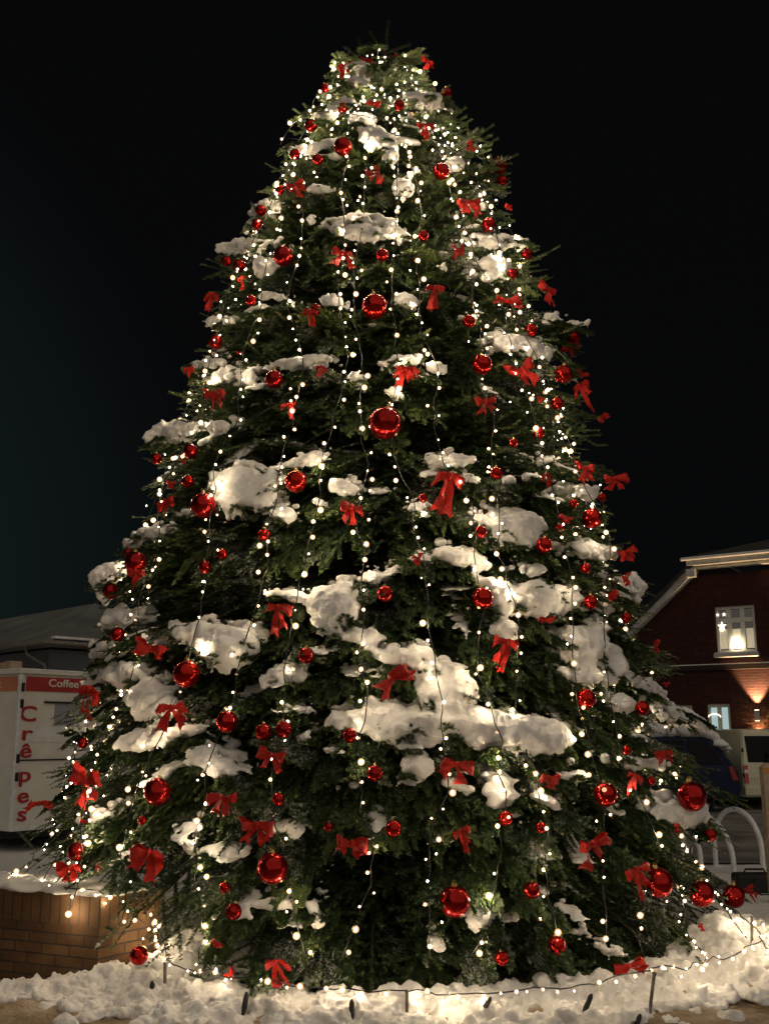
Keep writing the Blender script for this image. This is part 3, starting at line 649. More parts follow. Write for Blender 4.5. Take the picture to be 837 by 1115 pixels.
def light_string(pts, label, spacing=.17, group=None, plug=None, jit=.03, size=(.0074, .0130), skip=None, lv=(.45, .38, .17)):
    """cable along pts (world) with bulbs; things' origin at the first point"""
    global NB
    pts = np.asarray(pts, float); o = thing('light_string', label, 'fairy lights', pts[0], 0, group or 'strings of warm white fairy lights on the tree')
    seg = np.linalg.norm(np.diff(pts, axis=0), axis=1); L = np.concatenate([[0], np.cumsum(seg)])
    m = max(6, int(L[-1]/.06)); s = np.linspace(0, L[-1], m); C = np.stack([np.interp(s, L, pts[:, k]) for k in range(3)], 1)
    tube('cable', C-pts[0], .0042, M['cable'], o, 5)
    s = spacing*.3; c = 0
    while s < L[-1]:
        p = np.array([np.interp(s, L, pts[:, k]) for k in range(3)])+rng.normal(0, jit, 3)*[1, 1, .5]+np.array([0, -.012, -.012])
        if (skip is None or not skip(p)) and c < 100:
            b_ = bpy.data.objects.new('bulb', BULBS[rng.choice(3, p=(.80, .20, 0) if group == G2 else lv)]); COL.objects.link(b_); b_.parent = o; b_.location = p-pts[0]
            b_.scale = (float(np.clip(rng.lognormal(math.log(size[0]), .42), size[0]*.65, size[1])),)*3; c += 1; NB += 1
        s += spacing*rng.choice([.45, .8, 1.0, 1.2, 1.9], p=[.15, .25, .3, .2, .1])*rng.uniform(.85, 1.15)
    for q in (plug or []):
        pl = mesh_np('plug', plugv, plugf, M['cable'], o, smooth=True); pl.location = np.array(q)-pts[0]; pl.rotation_euler = (rng.uniform(-.5, .5), rng.uniform(-.6, .6), 0)
    return o
PHIS = [(-128, .5), (-100, .5), (-70, .4), (-55, .4), (-43, .4), (-32, .35), (-21, .35), (-11, .3), (-3, .30), (6, .3), (14, .30), (23, .3), (32, .3), (41, .3), (52, .3), (66, .35), (100, .5), (128, .5)]
WHERE = ['round behind the left flank', 'wrapped behind the left edge', 'outermost down the left edge', 'second from the left edge', 'third from the left edge', 'over the large left snow clump', 'between left snow clump and middle', 'just left of the largest bauble', 'down the middle past the largest bauble', 'just right of the largest bauble', 'over the big lower snow drift', 'past the bow right of the middle', 'past the lit mid-right snow shelf', 'along the right-hand snow shelf', 'near the right flank bows', 'outermost down the right edge', 'wrapped behind the right edge', 'round behind the right flank']
for k, ((deg, zb), wh) in enumerate(zip(PHIS, WHERE)):
    pts = []; z = 8.6-.22*(k % 4)-.3*(abs(deg) > 60); ph0 = rng.uniform(0, 6); sd = rng.uniform(0, 50)
    while z > zb:
        a = R_(deg)+.045*math.sin(z*1.1+ph0)+rng.normal(0, .006); k_ = float(fbm(np.array([[z*1.9, sd, 0.]]), 2)[0])
        r = float(RZ(z))*(.99 if abs(deg) < 50 else .90)*(1-.24*max(0, min(1, (z-6.8)/1.4)))+.03+.08*k_; a += .05*float(fbm(np.array([[z*1.3, sd+9, 3.]]), 2)[0])
        pts.append((AX[0]+r*math.sin(a), AX[1]-r*math.cos(a), z)); z -= .11
    light_string(pts, f'warm white light string {wh}, hanging from top to foot', spacing=.132, lv=(.38, .38, .24))
# a tighter wrap of lights round the top
pts = []
for t in np.linspace(0, 1, 90):
    a = -2.2+t*11.0; z = 8.52-t*.75; r = float(RZ(z))*.93+.03*math.sin(a*5); pts.append((AX[0]+r*math.sin(a), AX[1]-r*math.cos(a), z))
light_string(pts, 'warm white light string wound round just under the treetop', spacing=.115, lv=(.15, .35, .5))
pts = []
for t in np.linspace(0, 1, 60):
    a = -1.3+t*2.8; z = 7.55-t*.35+.12*math.sin(9*t); r = float(RZ(z))*1.0+.02; pts.append((AX[0]+r*math.sin(a), AX[1]-r*math.cos(a), z))
light_string(pts, 'warm white light string looped across the upper boughs, below the treetop', spacing=.13, lv=(.2, .4, .4))

def gz(x, y): return float(ground_h(np.array([float(x)]), np.array([float(y)]))[0])
def pixpath(lst, step=14):
    """picture points with distance Y -> smooth world path"""
    P = np.array([at_y(x, y, Y_) if Y_ > 0 else at_z(x, y, -Y_) for x, y, Y_ in lst]); n = len(P); out = []   # a negative value is a height, not a distance
    for i in range(n-1):
        p0, p1, p2, p3 = P[max(i-1, 0)], P[i], P[i+1], P[min(i+2, n-1)]
        for t in np.linspace(0, 1, 8, endpoint=False):
            out.append(.5*((2*p1)+(-p0+p2)*t+(2*p0-5*p1+4*p2-p3)*t*t+(-p0+3*p1-3*p2+p3)*t**3))
    out.append(P[-1]); out = np.array(out); k_ = np.arange(len(out))[:, None]*.33
    return out+np.stack([fbm(np.concatenate([k_+7*q, 0*k_+P[0, 0]*3, 0*k_+q], 1), 3) for q in range(3)], 1)*np.array([.035, .035, .022])
G2 = 'loose strings of warm white fairy lights round the foot of the tree'
light_string(pixpath([(160,998,7.75),(180,1040,7.35),(192,1052,7.15),(230,1058,6.95),(280,1068,6.85),(330,1074,6.8),(380,1079,6.75),(445,1078,6.72)]), 'sagging light cable on the snow, from brick wall to the middle stake', .11, G2, plug=[at_y(166,1068,7.1), at_y(269,1080,6.8), at_y(383,1088,6.7)], jit=.02)
light_string(pixpath([(445,1078,6.72),(500,1080,6.72),(545,1079,6.75),(600,1074,6.8),(640,1072,6.85),(680,1062,6.95),(712,1056,7.0)]), 'sagging light cable on the snow, between middle and right stakes', .11, G2, plug=[at_y(534,1086,6.7), at_y(644,1082,6.78), at_y(697,1104,6.7)], jit=.02)
light_string(pixpath([(712,1056,7.0),(750,1052,7.2),(780,1045,7.4),(815,1032,7.6),(845,1012,7.8),(880,1000,8)]), 'light cable running over the snow heap right of the right stake', .075, G2, jit=.025)
light_string(pixpath([(790,985,8.3),(812,1000,8.0),(825,1018,7.8),(840,1034,7.6),(870,1050,7.5)]), 'bright tangle of lights on the right-hand snow heap', .085, G2, jit=.05)
light_string(pixpath([(735,905,8.6),(760,945,8.35),(785,985,8.05),(806,1022,7.75)]), 'light cable strung from right-hand boughs down to the snow heap', .12, G2, jit=.015)
light_string(pixpath([(733,960,8.0),(745,1000,7.75),(757,1030,7.5),(768,1048,7.3)]), 'light cable hanging under the right-hand baubles to the snow', .11, G2, jit=.015)
light_string(pixpath([(88,800,9.0),(76,840,8.8),(66,880,8.6),(50,920,8.5),(30,943,8.4),(4,958,-.63),(-30,955,-.62)]), 'light cable from the lower left bough tip down to the wall, outermost', .10, G2, jit=.015)
light_string(pixpath([(112,848,8.6),(90,890,8.4),(68,925,8.2),(45,958,-.64),(22,960,-.62)]), 'light cable from a lower left bow down to the wall, middle one', .12, G2, jit=.015)
light_string(pixpath([(135,800,8.4),(112,872,8.2),(86,915,8.1),(66,960,-.65),(48,966,-.62)]), 'light cable past the lower left bauble to the wall, innermost', .13, G2, jit=.015)
light_string(pixpath([(-25,961,-.62),(5,963,-.63),(35,966,-.62),(65,968,-.63),(95,970,-.63),(112,975,-.62),(135,995,8.0),(150,1010,8.1),(158,1030,7.9)]), 'string of lights lying along the snowy wall top', .085, G2, jit=.03)
nS = np.array([math.cos(R_(34)), -math.sin(R_(34)), 0]); c0 = at_z(104, 1082, 0.0); d0 = np.array([math.sin(R_(34)), math.cos(R_(34)), 0])
light_string([c0+d0*b_+nS*o_+np.array([0, 0, z_]) for b_, o_, z_ in ((.06, .05, .66), (.18, .10, .50), (.36, .12, .38), (.24, .14, .24), (.40, .12, .28), (.48, .12, .46), (.54, .06, .62))], 'light cable added to light the end of the brick wall', .09, G2, jit=.02)  # extra string, added to brighten the end face of the wall
light_string(pixpath([(250,925,7.6),(247,960,7.45),(240,990,7.3),(225,1010,7.15),(217,1040,7.05),(235,1058,6.95)]), 'looped light cable hanging over the left-hand snow mound', .16, G2, jit=.015)
print('bulbs', NB)

# ------------------------------------------------------------------ stakes
def stake(x, yt, yb, Y_, label, tilt=0):
    a, b = at_y(x+tilt, yt, Y_), at_y(x, yb, Y_); b = b.copy(); b[1] = a[1]
    o = thing('ground_stake', label, 'stake', b, 0, 'thin stakes holding the light cable')
    top = a-b; base = -.12*top/np.linalg.norm(top)
    tube('pole', [base, top*.5, top], .011, M['stake'], o, 8)
    v_, f_ = tube_arrays([top*.97, top*1.0, top*1.012], [.015, .015, .004], 8); mesh_np('tip', v_, f_, M['stake'], o, smooth=True)
stake(180, 1048, 1092, 7.15, 'short grey stake in the snow beside the brick wall')
stake(443, 1079, 1122, 6.70, 'dark upright stake in the snow before the middle of the tree')
stake(704, 1059, 1125, 6.85, 'thin leaning stake in the snow at the lower right', 8)
stake(818, 998, 1016, 7.9, 'short yellowish stake in the right-hand snow heap')

# ------------------------------------------------------------------ brick planter wall
C0 = at_z(104, 1082, 0.0); hW = float(at_y(104, 976, C0[1])[2])
df = np.array([-math.sin(R_(66)), math.cos(R_(66)), 0]); ds = np.array([math.sin(R_(34)), math.cos(R_(34)), 0])
A_ = C0[:2]; B_ = A_+df[:2]*4.5; D_ = A_+ds[:2]*.56; E_ = B_+ds[:2]*.56
wl = thing('brick_planter_wall', 'low brown brick wall with snow on top, left of the tree', 'wall', (A_[0], A_[1], 0))
def prismz(name, poly, z0, z1, mt, parent, org):
    bm = bmesh.new(); a = [bm.verts.new((p[0]-org[0], p[1]-org[1], z0)) for p in poly]; b = [bm.verts.new((p[0]-org[0], p[1]-org[1], z1)) for p in poly]
    bm.faces.new(a[::-1]); bm.faces.new(b)
    for i in range(len(a)): j = (i+1) % len(a); bm.faces.new((a[i], a[j], b[j], b[i]))
    return from_bm(name, bm, mt, parent)
poly = [A_, D_, E_, B_]
body = prismz('brick_body', poly, -.1, hW-.20, M['brick_wall'], wl, A_); box_uv(body)
po = [A_+(-.004*df[:2]-.004*ds[:2])*1.0, D_+(.004*ds[:2]-.004*df[:2]), E_, B_-.004*ds[:2]]
cop = prismz('coping', po, hW-.198, hW, M['brick_soldier'], wl, A_); box_uv(cop)
bl = []
for k in range(800):
    a, b = rng.random()**1.3*3.6, rng.random()*.53; P = A_+df[:2]*(a+.03)+ds[:2]*(b+.02); s = rng.uniform(.03, .09)
    bl.append(((P[0], P[1], hW+.006+rng.uniform(-.012, .012)), (s*1.3, s*1.1, s*.22)))
kind(blob_mesh('wall_snow', bl, .02, .014, M['snow'], nscale=9), 'stuff', 'uneven snow lying on the brick wall top')

# ------------------------------------------------------------------ food trailer
T0 = at_z(9.5, 930, 0); dR = np.array([math.sin(R_(37)), math.cos(R_(37)), 0]); 
TD = T0[1]; ztop = float(at_y(20, 733, TD)[2]); zbot = float(at_y(18, 906, TD)[2])
ang = math.atan2(dR[1], dR[0])
tr = thing('food_trailer', 'white crepe and coffee trailer with red lettering, left behind the tree', 'trailer', (T0[0], T0[1], 0), ang)
LT, WT = 4.2, 2.2      # local x along the lettered side, local +y away (to the left side's depth)
M['trailer'] = noise_mix(mat('off_white_panel', rough=.45), (.72, .70, .63), (.80, .78, .71), 2.5)
M['trailer_red'] = noise_mix(mat('red_band', rough=.5), (.36, .03, .03), (.44, .045, .04), 4)
M['trailer_orange'] = noise_mix(mat('lit_side_band', rough=.5), (.55, .19, .10), (.62, .25, .14), 4)  # light on the left face is put into this orange tone
M['letter'] = mat('red_letter', (.42, .02, .03), .5); M['letter_w'] = mat('cream_letter', (.8, .78, .7), .5)
boxo('body', (LT/2, WT/2, (zbot+ztop)/2), (LT, WT, ztop-zbot), M['trailer'], tr, .03)
boxo('roof', (LT/2, WT/2, ztop+.02), (LT+.10, WT+.10, .05), M['trailer'], tr, .015)
def tz(x, y):   # a picture point on the lettered side -> local x, z
    p = at_plane(x, y, T0, np.array([dR[1], -dR[0], 0])); return float(np.dot(p-T0, dR)), float(p[2])
zb0, zb1 = tz(22, 752)[1], tz(22, 736)[1]
boxo('red_band', (LT/2+.04, -.006, (zb0+zb1)/2), (LT-.1, .02, zb1-zb0), M['trailer_red'], tr)
boxo('orange_band', (-.006, WT/2+.03, (zb0+zb1)/2), (.02, WT-.1, zb1-zb0), M['trailer_orange'], tr)
boxo('corner_post', (.0, .0, (zbot+ztop)/2), (.06, .06, ztop-zbot-.02), M['steel'], tr, .008)
boxo('bottom_rail', (LT/2, -.012, zbot+.04), (LT, .03, .07), M['steel'], tr, .006)
def text(name, s, mt, parent, loc, h, rot, bold=.03, sx=1, extr=.004):
    c = bpy.data.curves.new(name, 'FONT'); c.body = s; c.size = 1; c.offset = bold; c.extrude = extr/h; c.align_x = 'CENTER'; c.align_y = 'CENTER'
    t = bpy.data.objects.new('letter_source', c); COL.objects.link(t); dg = bpy.context.evaluated_depsgraph_get()
    me = bpy.data.meshes.new_from_object(t.evaluated_get(dg)); bpy.data.objects.remove(t); bpy.data.curves.remove(c)
    me.name = name; me.materials.clear(); me.materials.append(mt)
    o = link_mesh(name, me, parent); o.location = loc; o.rotation_euler = rot; o.scale = (h*sx, h, h); return o
for ch, x, y, hh, sx in (('C', 30.5, 778, 1.05, 1.05), ('r', 29.0, 799, 1.0, 1.25), ('\u00ea', 28, 818, 1.0, 1.1), ('p', 27, 844, 1.0, 1.1), ('e', 25.0, 867, 1.0, 1.1), ('s', 24, 887, 1.0, 1.15)):
    lx, lz = tz(x, y); text('letter', ch, M['letter'], tr, (lx, -.012, lz), .30*hh, (PI/2, R_(random.uniform(-5, 5)), 0), .014, sx*1.35)
lx, lz = tz(75, 745); text('lettering', 'Coffee in', M['letter_w'], tr, (lx, -.022, lz), .165, (PI/2, 0, 0), .012, 1.25)
text('lettering', 'Kaltgetr\u00e4nk' if False else 'fast', M['letter_w'], tr, (-.022, .62, (zb0+zb1)/2), .17, (PI/2, 0, -PI/2), .015, 1.1)
x0, z0_ = tz(60, 767); x1, z1_ = tz(100, 790)
boxo('serving_hatch', ((x0+x1)/2, -.004, (z0_+z1_)/2), (x1-x0, .02, z0_-z1_), mat('grey_hatch', (.30, .31, .34), .5), tr, .005)
boxo('hatch_rail', ((x0+x1)/2-.05, -.02, z0_+.03), (x1-x0+.3, .04, .03), M['black'], tr, .005)
x0, z0_ = tz(16, 828); x1, _ = tz(100, 826)
boxo('locking_bar', ((x1)/2, -.012, z0_), (x1, .02, .022), M['black'], tr, .008)
boxo('highlight_stripe', (1.4, -.003, tz(40, 800)[1]), (2.4, .012, .22), M['white_paint'], tr)  # pale strip drawn as the highlight across the lettered side
for xs_ in (1.05, 2.3, 3.3): boxo('panel_seam', (xs_, -.002, (zbot+zb0)/2), (.014, .008, zb0-zbot-.1), M['stake'], tr)
for yy in (748, 766, 826, 846): boxo('hinge', (.02, -.03, tz(18, yy)[1]), (.05, .05, .13), M['black'], tr, .01)
boxo('side_door_rail', (-.015, .75, (zbot+ztop)/2-.1), (.03, .04, ztop-zbot-.5), M['steel'], tr, .005)
for q in (.15, .55):
    boxo('roof_vent', (q*.35+.05, .25+q*.9, ztop+.12), (.20, .20, .16), M['wood'], tr, .02)
for lx_ in (1.3, 2.1):
    v_, f_ = tube_arrays([(lx_, .0, .30), (lx_, .05, .30), (lx_, .2, .30), (lx_, .25, .30)], [.24, .30, .30, .24], 20)
    wh = mesh_np('wheel', v_, f_, M['black'], tr, smooth=True)
    v_, f_ = tube_arrays([(lx_, -.02, .30), (lx_, .02, .30), (lx_, .03, .30)], [.02, .17, .19], 16); mesh_np('rim', v_, f_, M['steel'], wh, smooth=True)
tube('support_leg', [(.25, .2, zbot), (.5, .15, .05)], .025, M['stake'], tr); boxo('underframe', (LT/2, WT/2, zbot-.06), (LT-.3, WT-.4, .12), M['black'], tr)
boxo('roof_snow', (LT/2, WT/2, ztop+.062), (LT+.06, WT+.06, .03), M['snow'], tr, .012)

# ------------------------------------------------------------------ dark hipped building behind the trailer
HB = 26.0
p_c = at_y(50, 697, HB)                           # eave corner
hb = thing('hipped_building', 'dark grey building with hipped roof behind the crepe trailer', 'house', (p_c[0], p_c[1], 0), R_(45))
ez = float(p_c[2]); W6, L14 = 6.0, 14.0
HH = float(at_y(97, 657, HB+W6*.707)[2])-ez
M['plaster'] = noise_mix(mat('grey_plaster', rough=.9), (.075, .085, .095), (.10, .11, .12), 1.5, bump=.3)
M['roof_dark'] = noise_mix(mat('frosted_roof', rough=.9), (.11, .115, .11), (.20, .20, .19), .9, .35, .7, bump=.4, bscale=9)
boxo('wall', (W6/2, L14/2, (ez-.2)/2), (W6-.5, L14-.5, ez-.2), M['plaster'], hb)
bm = bmesh.new()
v = [bm.verts.new(p) for p in ((0, 0, ez), (W6, 0, ez), (W6, L14, ez), (0, L14, ez), (W6/2, W6/2, ez+HH), (W6/2, L14-W6/2, ez+HH), (0, 0, ez-.14), (W6, 0, ez-.14), (W6, L14, ez-.14), (0, L14, ez-.14))]
for q in ((0, 1, 4), (1, 2, 5, 4), (2, 3, 5), (3, 0, 4, 5), (0, 6, 7, 1), (1, 7, 8, 2), (2, 8, 9, 3), (3, 9, 6, 0), (6, 9, 8, 7)): bm.faces.new([v[i] for i in q])
from_bm('roof', bm, M['roof_dark'], hb)
tube('gutter', [(-.08, L14, ez-.06), (-.08, 5, ez-.06), (-.08, -.08, ez-.06), (2, -.08, ez-.06), (W6, -.08, ez-.06)], .065, M['stake'], hb)
tube('downpipe', [(-.08, .9, ez-.1), (-.05, .85, ez-.3), (.16, .25, ez-.6), (.2, .2, ez-.85), (.2, .2, .1)], .045, M['stake'], hb)
boxo('eave_snow', (W6/2+.1, .16, ez+.09), (W6-.3, .30, .07), M['snow'], hb, .02)
# ------------------------------------------------------------------ brick house on the right
HD = 27.0
hu = np.array([math.cos(R_(35)), -math.sin(R_(35)), 0]); hn = np.array([-math.sin(R_(35)), -math.cos(R_(35)), 0])   # along the wall (to the right, nearer), out of the wall
HP = at_y(801, 686, HD); HP = np.array([HP[0], HP[1], 0])
def hz(x, y):
    p = at_plane(x, y, HP, hn); return float(np.dot(p-HP, hu)), float(p[2])
house = thing('brick_house', 'dark red brick house with white eaves and lit windows, right behind the tree', 'house', (HP[0], HP[1], 0), -R_(35))
# local: x along the wall, -y out towards the viewer
uA, zA = hz(703, 680); uB, zB = hz(757, 627); _, zE = hz(825, 616)
uA -= (zA-3.2)*(uB-uA)/(zB-zA)*.0
slope = (zB-zA)/(uB-uA)
uL = uA-.6; zL = zA-.6*slope
uR = uB+7.6; uRR = uR+(uB-uL)
ol = [(uL, 0), (uRR, 0), (uRR, zL), (uR, zB), (uB, zB), (uL, zL)]
wallo = prism('wall', ol, 0, .36, M['brick_house'], house)
U = {}
def rect(x0, y0, x1, y1):
    a = hz(x0, y0); b = hz(x1, y1); return a[0], b[1], b[0], a[1]      # u0, z0, u1, z1
OPEN = {'up': rect(777, 661, 824, 709.5), 'gl': rect(731, 768, 756, 815), 'gd': rect(769, 766.5, 797.5, 822)}
u0, z0_, u1, z1_ = OPEN['gd']; OPEN['gd'] = (u0, .12, u1, z1_)
cut = bmesh.new()
for (a, b0, c, d) in OPEN.values(): box(cut, ((a+c)/2, .18, (b0+d)/2), (c-a, .9, d-b0))
cuto = from_bm('opening_cutter', cut, None, house)
md = wallo.modifiers.new('openings', 'BOOLEAN'); md.operation = 'DIFFERENCE'; md.object = cuto; md.solver = 'EXACT'
bpy.context.view_layer.update(); dg = bpy.context.evaluated_depsgraph_get()
me = bpy.data.meshes.new_from_object(wallo.evaluated_get(dg)); wallo.modifiers.clear(); old = wallo.data; wallo.data = me; bpy.data.meshes.remove(old); me.name = 'wall'
me.materials.clear(); me.materials.append(M['brick_house'])
cm = cuto.data; bpy.data.objects.remove(cuto); bpy.data.meshes.remove(cm); box_uv(wallo)
DEP = 8.0
boxo('rear_block', ((uL+uRR)/2, .37+DEP/2, zL/2-.05), (uRR-uL-.04, DEP, zL-.1), M['brick_house'], house)
box_uv(house.children[-1])
# sloping verge, level eave of the half hip, roof planes
M['eave'] = noise_mix(mat('white_eave_board', rough=.5), (.50, .50, .49), (.62, .62, .60), 6)
M['tile'] = noise_mix(mat('dark_roof_tile', rough=.8), (.025, .025, .028), (.05, .045, .045), 6, bump=.5, bscale=14)
th = math.atan(slope); nx, nz = -math.sin(th), math.cos(th)
for sgn in (1, -1):
    f_ = (lambda u: u) if sgn == 1 else (lambda u: uB+uR-u)
    q0 = (uL-.5, zL-.5*slope); q1 = (uB+.10, zB+.10*slope)
    pts = [(f_(q0[0]), q0[1]), (f_(q1[0]), q1[1]), (f_(q1[0])+sgn*nx*.15, q1[1]+nz*.15), (f_(q0[0])+sgn*nx*.15, q0[1]+nz*.15)]
    prism('verge_board', pts, -.28, -.02, M['eave'], house)
    q0 = (uL-.6, zL-.6*slope+.01)
    pts = [(f_(q0[0])+sgn*nx*.155, q0[1]+nz*.155), (f_(uB+.4)+sgn*nx*.155, zB+.4*slope+nz*.155), (f_(uB+.4)+sgn*nx*.26, zB+.4*slope+nz*.26), (f_(q0[0])+sgn*nx*.26, q0[1]+nz*.26)]
    prism('roof', pts, -.36, DEP+.5, M['tile'], house)
boxo('eave_board', ((uB+uR)/2, -.26, zB+.285), (uR-uB+.2, .34, .13), M['eave'], house, .01)
boxo('eave_soffit', ((uB+uR)/2, -.13, zB+.17), (uR-uB+.1, .22, .06), M['eave'], house)
boxo('verge_corner', (uB-.02, -.30, zB+.03), (.24, .20, .22), M['eave'], house, .01)
tube('eave_gutter', [(uB-.22, -.46, zB+.40), ((uB+uR)/2, -.46, zB+.40), (uR+.22, -.46, zB+.40)], .05, M['white_paint'], house)
bm = bmesh.new(); rg = .95
vs = [bm.verts.new(p) for p in ((uB-.25, -.44, zB+.44), (uR+.25, -.44, zB+.44), ((uB+uR)/2+.9, 2.4, zB+.44+rg), ((uB+uR)/2-.9, 2.4, zB+.44+rg), (uB-.25, -.36, zB+.36), (uR+.25, -.36, zB+.36), ((uB+uR)/2+.9, 2.4, zB+.3+rg), ((uB+uR)/2-.9, 2.4, zB+.3+rg))]
for q in ((0, 1, 2, 3), (4, 7, 6, 5), (0, 4, 5, 1), (1, 5, 6, 2), (2, 6, 7, 3), (3, 7, 4, 0)): bm.faces.new([vs[i] for i in q])
from_bm('hip_roof', bm, M['tile'], house)
_, zc = hz(800, 726)
boxo('string_course', ((uL+uRR)/2, -.035, zc), (uRR-uL-.02, .10, .13), M['brick_house'], house); box_uv(house.children[-1])
boxo('ledge_snow', ((uL+uRR)/2, -.045, zc+.08), (uRR-uL-.06, .07, .025), M['snow'], house)
# windows
M['frame'] = mat('white_window_frame', (.72, .72, .70), .4)
M['pane_cool'] = mat('lit_window_cool', (.35, .42, .42), .2, emit=(.62, .86, .88), es=.42)
M['pane_dim'] = mat('lit_window_dim', (.05, .05, .05), .12, emit=(.40, .37, .30), es=.10)
M['blind'] = mat('lit_half_blind', (.55, .52, .42), .8, emit=(1, .88, .60), es=.22)
M['glow'] = mat('lamp_shade_glow', (1, .9, .7), .5, emit=(1, .80, .52), es=5)
M['candle'] = mat('small_candle_glow', (1, .9, .7), .5, emit=(1, .86, .6), es=9)
def window(kd, cols, tsplit, label=None, door=False, pane='pane_cool'):
    u0, z0, u1, z1 = OPEN[kd]; W, H = u1-u0, z1-z0; fy = .10
    bm = bmesh.new(); t = .075
    for (c, s) in (((u0+t/2, z0+H/2), (t, H)), ((u1-t/2, z0+H/2), (t, H)), ((u0+W/2, z0+t/2), (W-2*t, t)), ((u0+W/2, z1-t/2), (W-2*t, t)), ((u0+W/2, z1-H*tsplit), (W-2*t, .11))): box(bm, (c[0], fy, c[1]), (s[0]-.002, .08, s[1]-.002), .006)
    for k in range(1, cols):
        uu = u0+W*k/cols
        for (za, zb) in ((z0+t, z1-H*tsplit-.056), (z1-H*tsplit+.056, z1-t)): box(bm, (uu, fy, (za+zb)/2), (.11, .075, zb-za), .006)
    f = from_bm('door' if door else 'window', bm, M['frame'], house)
    if label: f['label'] = label
    for k in range(cols):
        for (za, zb, r) in ((z0+t, z1-H*tsplit, 0), (z1-H*tsplit, z1-t, 1)):
            boxo('pane', (u0+W*(k+.5)/cols, fy+.012, (za+zb)/2), (W/cols-.06, .008, zb-za-.03), M[pane], f)
    return f
wu = window('up', 3, .30, 'white three-light window upstairs with a glowing lamp', pane='pane_dim')
u0, z0, u1, z1 = OPEN['up']; W, H = u1-u0, z1-z0
for k in (0, 2): boxo('blind', (u0+W*(k+.5)/3, .098, z0+H*.30), (W/3-.14, .006, H*.42), M['blind'], wu)
boxo('blind', (u0+W*.5, .098, z0+H*.30), (W/3-.14, .006, H*.42), M['blind'], wu)
bm = bmesh.new(); bmesh.ops.create_cone(bm, segments=20, radius1=.19, radius2=.11, depth=.30, cap_ends=True); lampo = from_bm('lamp_shade', bm, M['glow'], wu, True); lampo.location = (u0+W*.5, -.02+.0, z0+.26); lampo.scale = (.85, .3, 1)
def star(parent, u, z, r):
    bm = bmesh.new(); vs = []
    for k in range(10):
        a = PI/2+k*PI/5; q = r if k % 2 == 0 else r*.42; vs.append((u+q*math.cos(a), z+q*math.sin(a)))
    a = [bm.verts.new((x, .055, z_)) for x, z_ in vs]; c = bm.verts.new((u, .03, z)); [bm.faces.new((a[i], a[(i+1) % 10], c)) for i in range(10)]
    return from_bm('window_star', bm, M['candle_soft'], parent)
M['candle_soft'] = mat('paper_star_glow', (1, .9, .7), .5, emit=(1, .88, .66), es=1.6)
star(wu, u0+W*.15, z0+H*.58, .13); star(wu, u0+W*.22, z0+H*.83, .06); star(wu, u0+W*.06, z0+H*.83, .05); star(wu, u0+W*.14, z0+H*.5, .06)
boxo('sill', ((u0+u1)/2, -.06, z0-.07), (W+.10, .22, .10), M['eave'], wu, .01); boxo('sill_snow', ((u0+u1)/2, -.07, z0-.005), (W+.04, .17, .03), M['snow'], wu)
wg = window('gl', 2, .36, 'white ground-floor window with pale lit panes')
wd = window('gd', 2, .30, 'white glazed double door with candle lights behind it', door=True)
u0, z0, u1, z1 = OPEN['gd']; W = u1-u0
def arch(parent, u, z, w_):
    return tube('candle_arch', [(u-w_*math.cos(a), .058, z+w_*.5*math.sin(a)) for a in np.linspace(0, PI, 12)], .014, M['candle_soft'], parent, 6)
arch(wd, u0+W*.27, z1-.34, .16); arch(wd, u0+W*.27, z1-1.15, .12)
for uu, zz in ((.25, 1.25), (.30, 1.05), (.24, .95)): boxo('candle_light', (u0+W*uu, .055, zz), (.035, .02, .05), M['candle'], wd)
boxo('handle', (u0+W*.5+.03, .02, 1.05), (.03, .05, .14), M['steel'], wd, .006)
# up-and-down wall lamp
lu, lz = hz(825, 779)
lamp = bpy.data.objects.new('wall_lamp', None); COL.objects.link(lamp); lamp.parent = house; lamp.location = (lu, -.10, lz); lamp.rotation_euler = (0, 0, 0)
boxo('lamp_body', (0, 0, 0), (.12, .12, .26), mat('lamp_grey', (.55, .55, .56), .4, .5), lamp, .015)
for sgn in (1, -1):
    boxo('lamp_lens', (0, 0, sgn*.134), (.09, .09, .006), M['glow'], lamp)
    sl = bpy.data.lights.new('wall_lamp_beam', 'SPOT'); sl.energy = 650; sl.spot_size = R_(72); sl.spot_blend = .55; sl.color = (1, .62, .30); sl.shadow_soft_size = .03
    s_ = bpy.data.objects.new('wall_lamp_beam', sl); COL.objects.link(s_); s_.parent = lamp; s_.location = (0, -.02, sgn*.15); s_.rotation_euler = (PI if sgn == 1 else 0, 0, 0)

# ------------------------------------------------------------------ van seen from behind
VD = 20.5
vb = at_z(812, 884, 0); VD = vb[1]
VP_ = at_y(810, 870, VD); vt = float(at_y(815, 795, VD)[2])
van = thing('van', 'cream van seen from behind with dark rear window, at the right edge', 'van', (VP_[0], VD, 0), R_(4))
VW, VL = 1.80, 4.6
M['van'] = noise_mix(mat('cream_van_paint', rough=.35, coat=.4), (.66, .64, .46), (.70, .68, .50), 2)
prof = [(-.02, .42), (-.03, .75), (0, 1.0), (.14*.5/(vt-1.09), 1.5), (.14, vt-.09), (.24, vt-.01), (.5, vt+.03), (VL-1.6, vt+.03), (VL-1.2, vt-.1), (VL-.65, 1.15), (VL-.05, .95), (VL, .45), (VL, .32), (0, .32)]
bm = bmesh.new()
secs = [(.0, .055), (.04, .012), (.10, 0), (VW-.10, 0), (VW-.04, .012), (VW, .055)]
rows = []
for (xx, ins) in secs:
    cy = VL/2; row = []
    for (y_, z_) in prof:
        tum = .10*max(0, (z_-1.0))/(vt-1.0)*(1 if xx < VW/2 else -1)
        row.append(bm.verts.new((xx+tum, y_+(ins if y_ < cy else -ins), z_-(ins if z_ > 1.6 else 0))))
    rows.append(row)
k = len(prof)
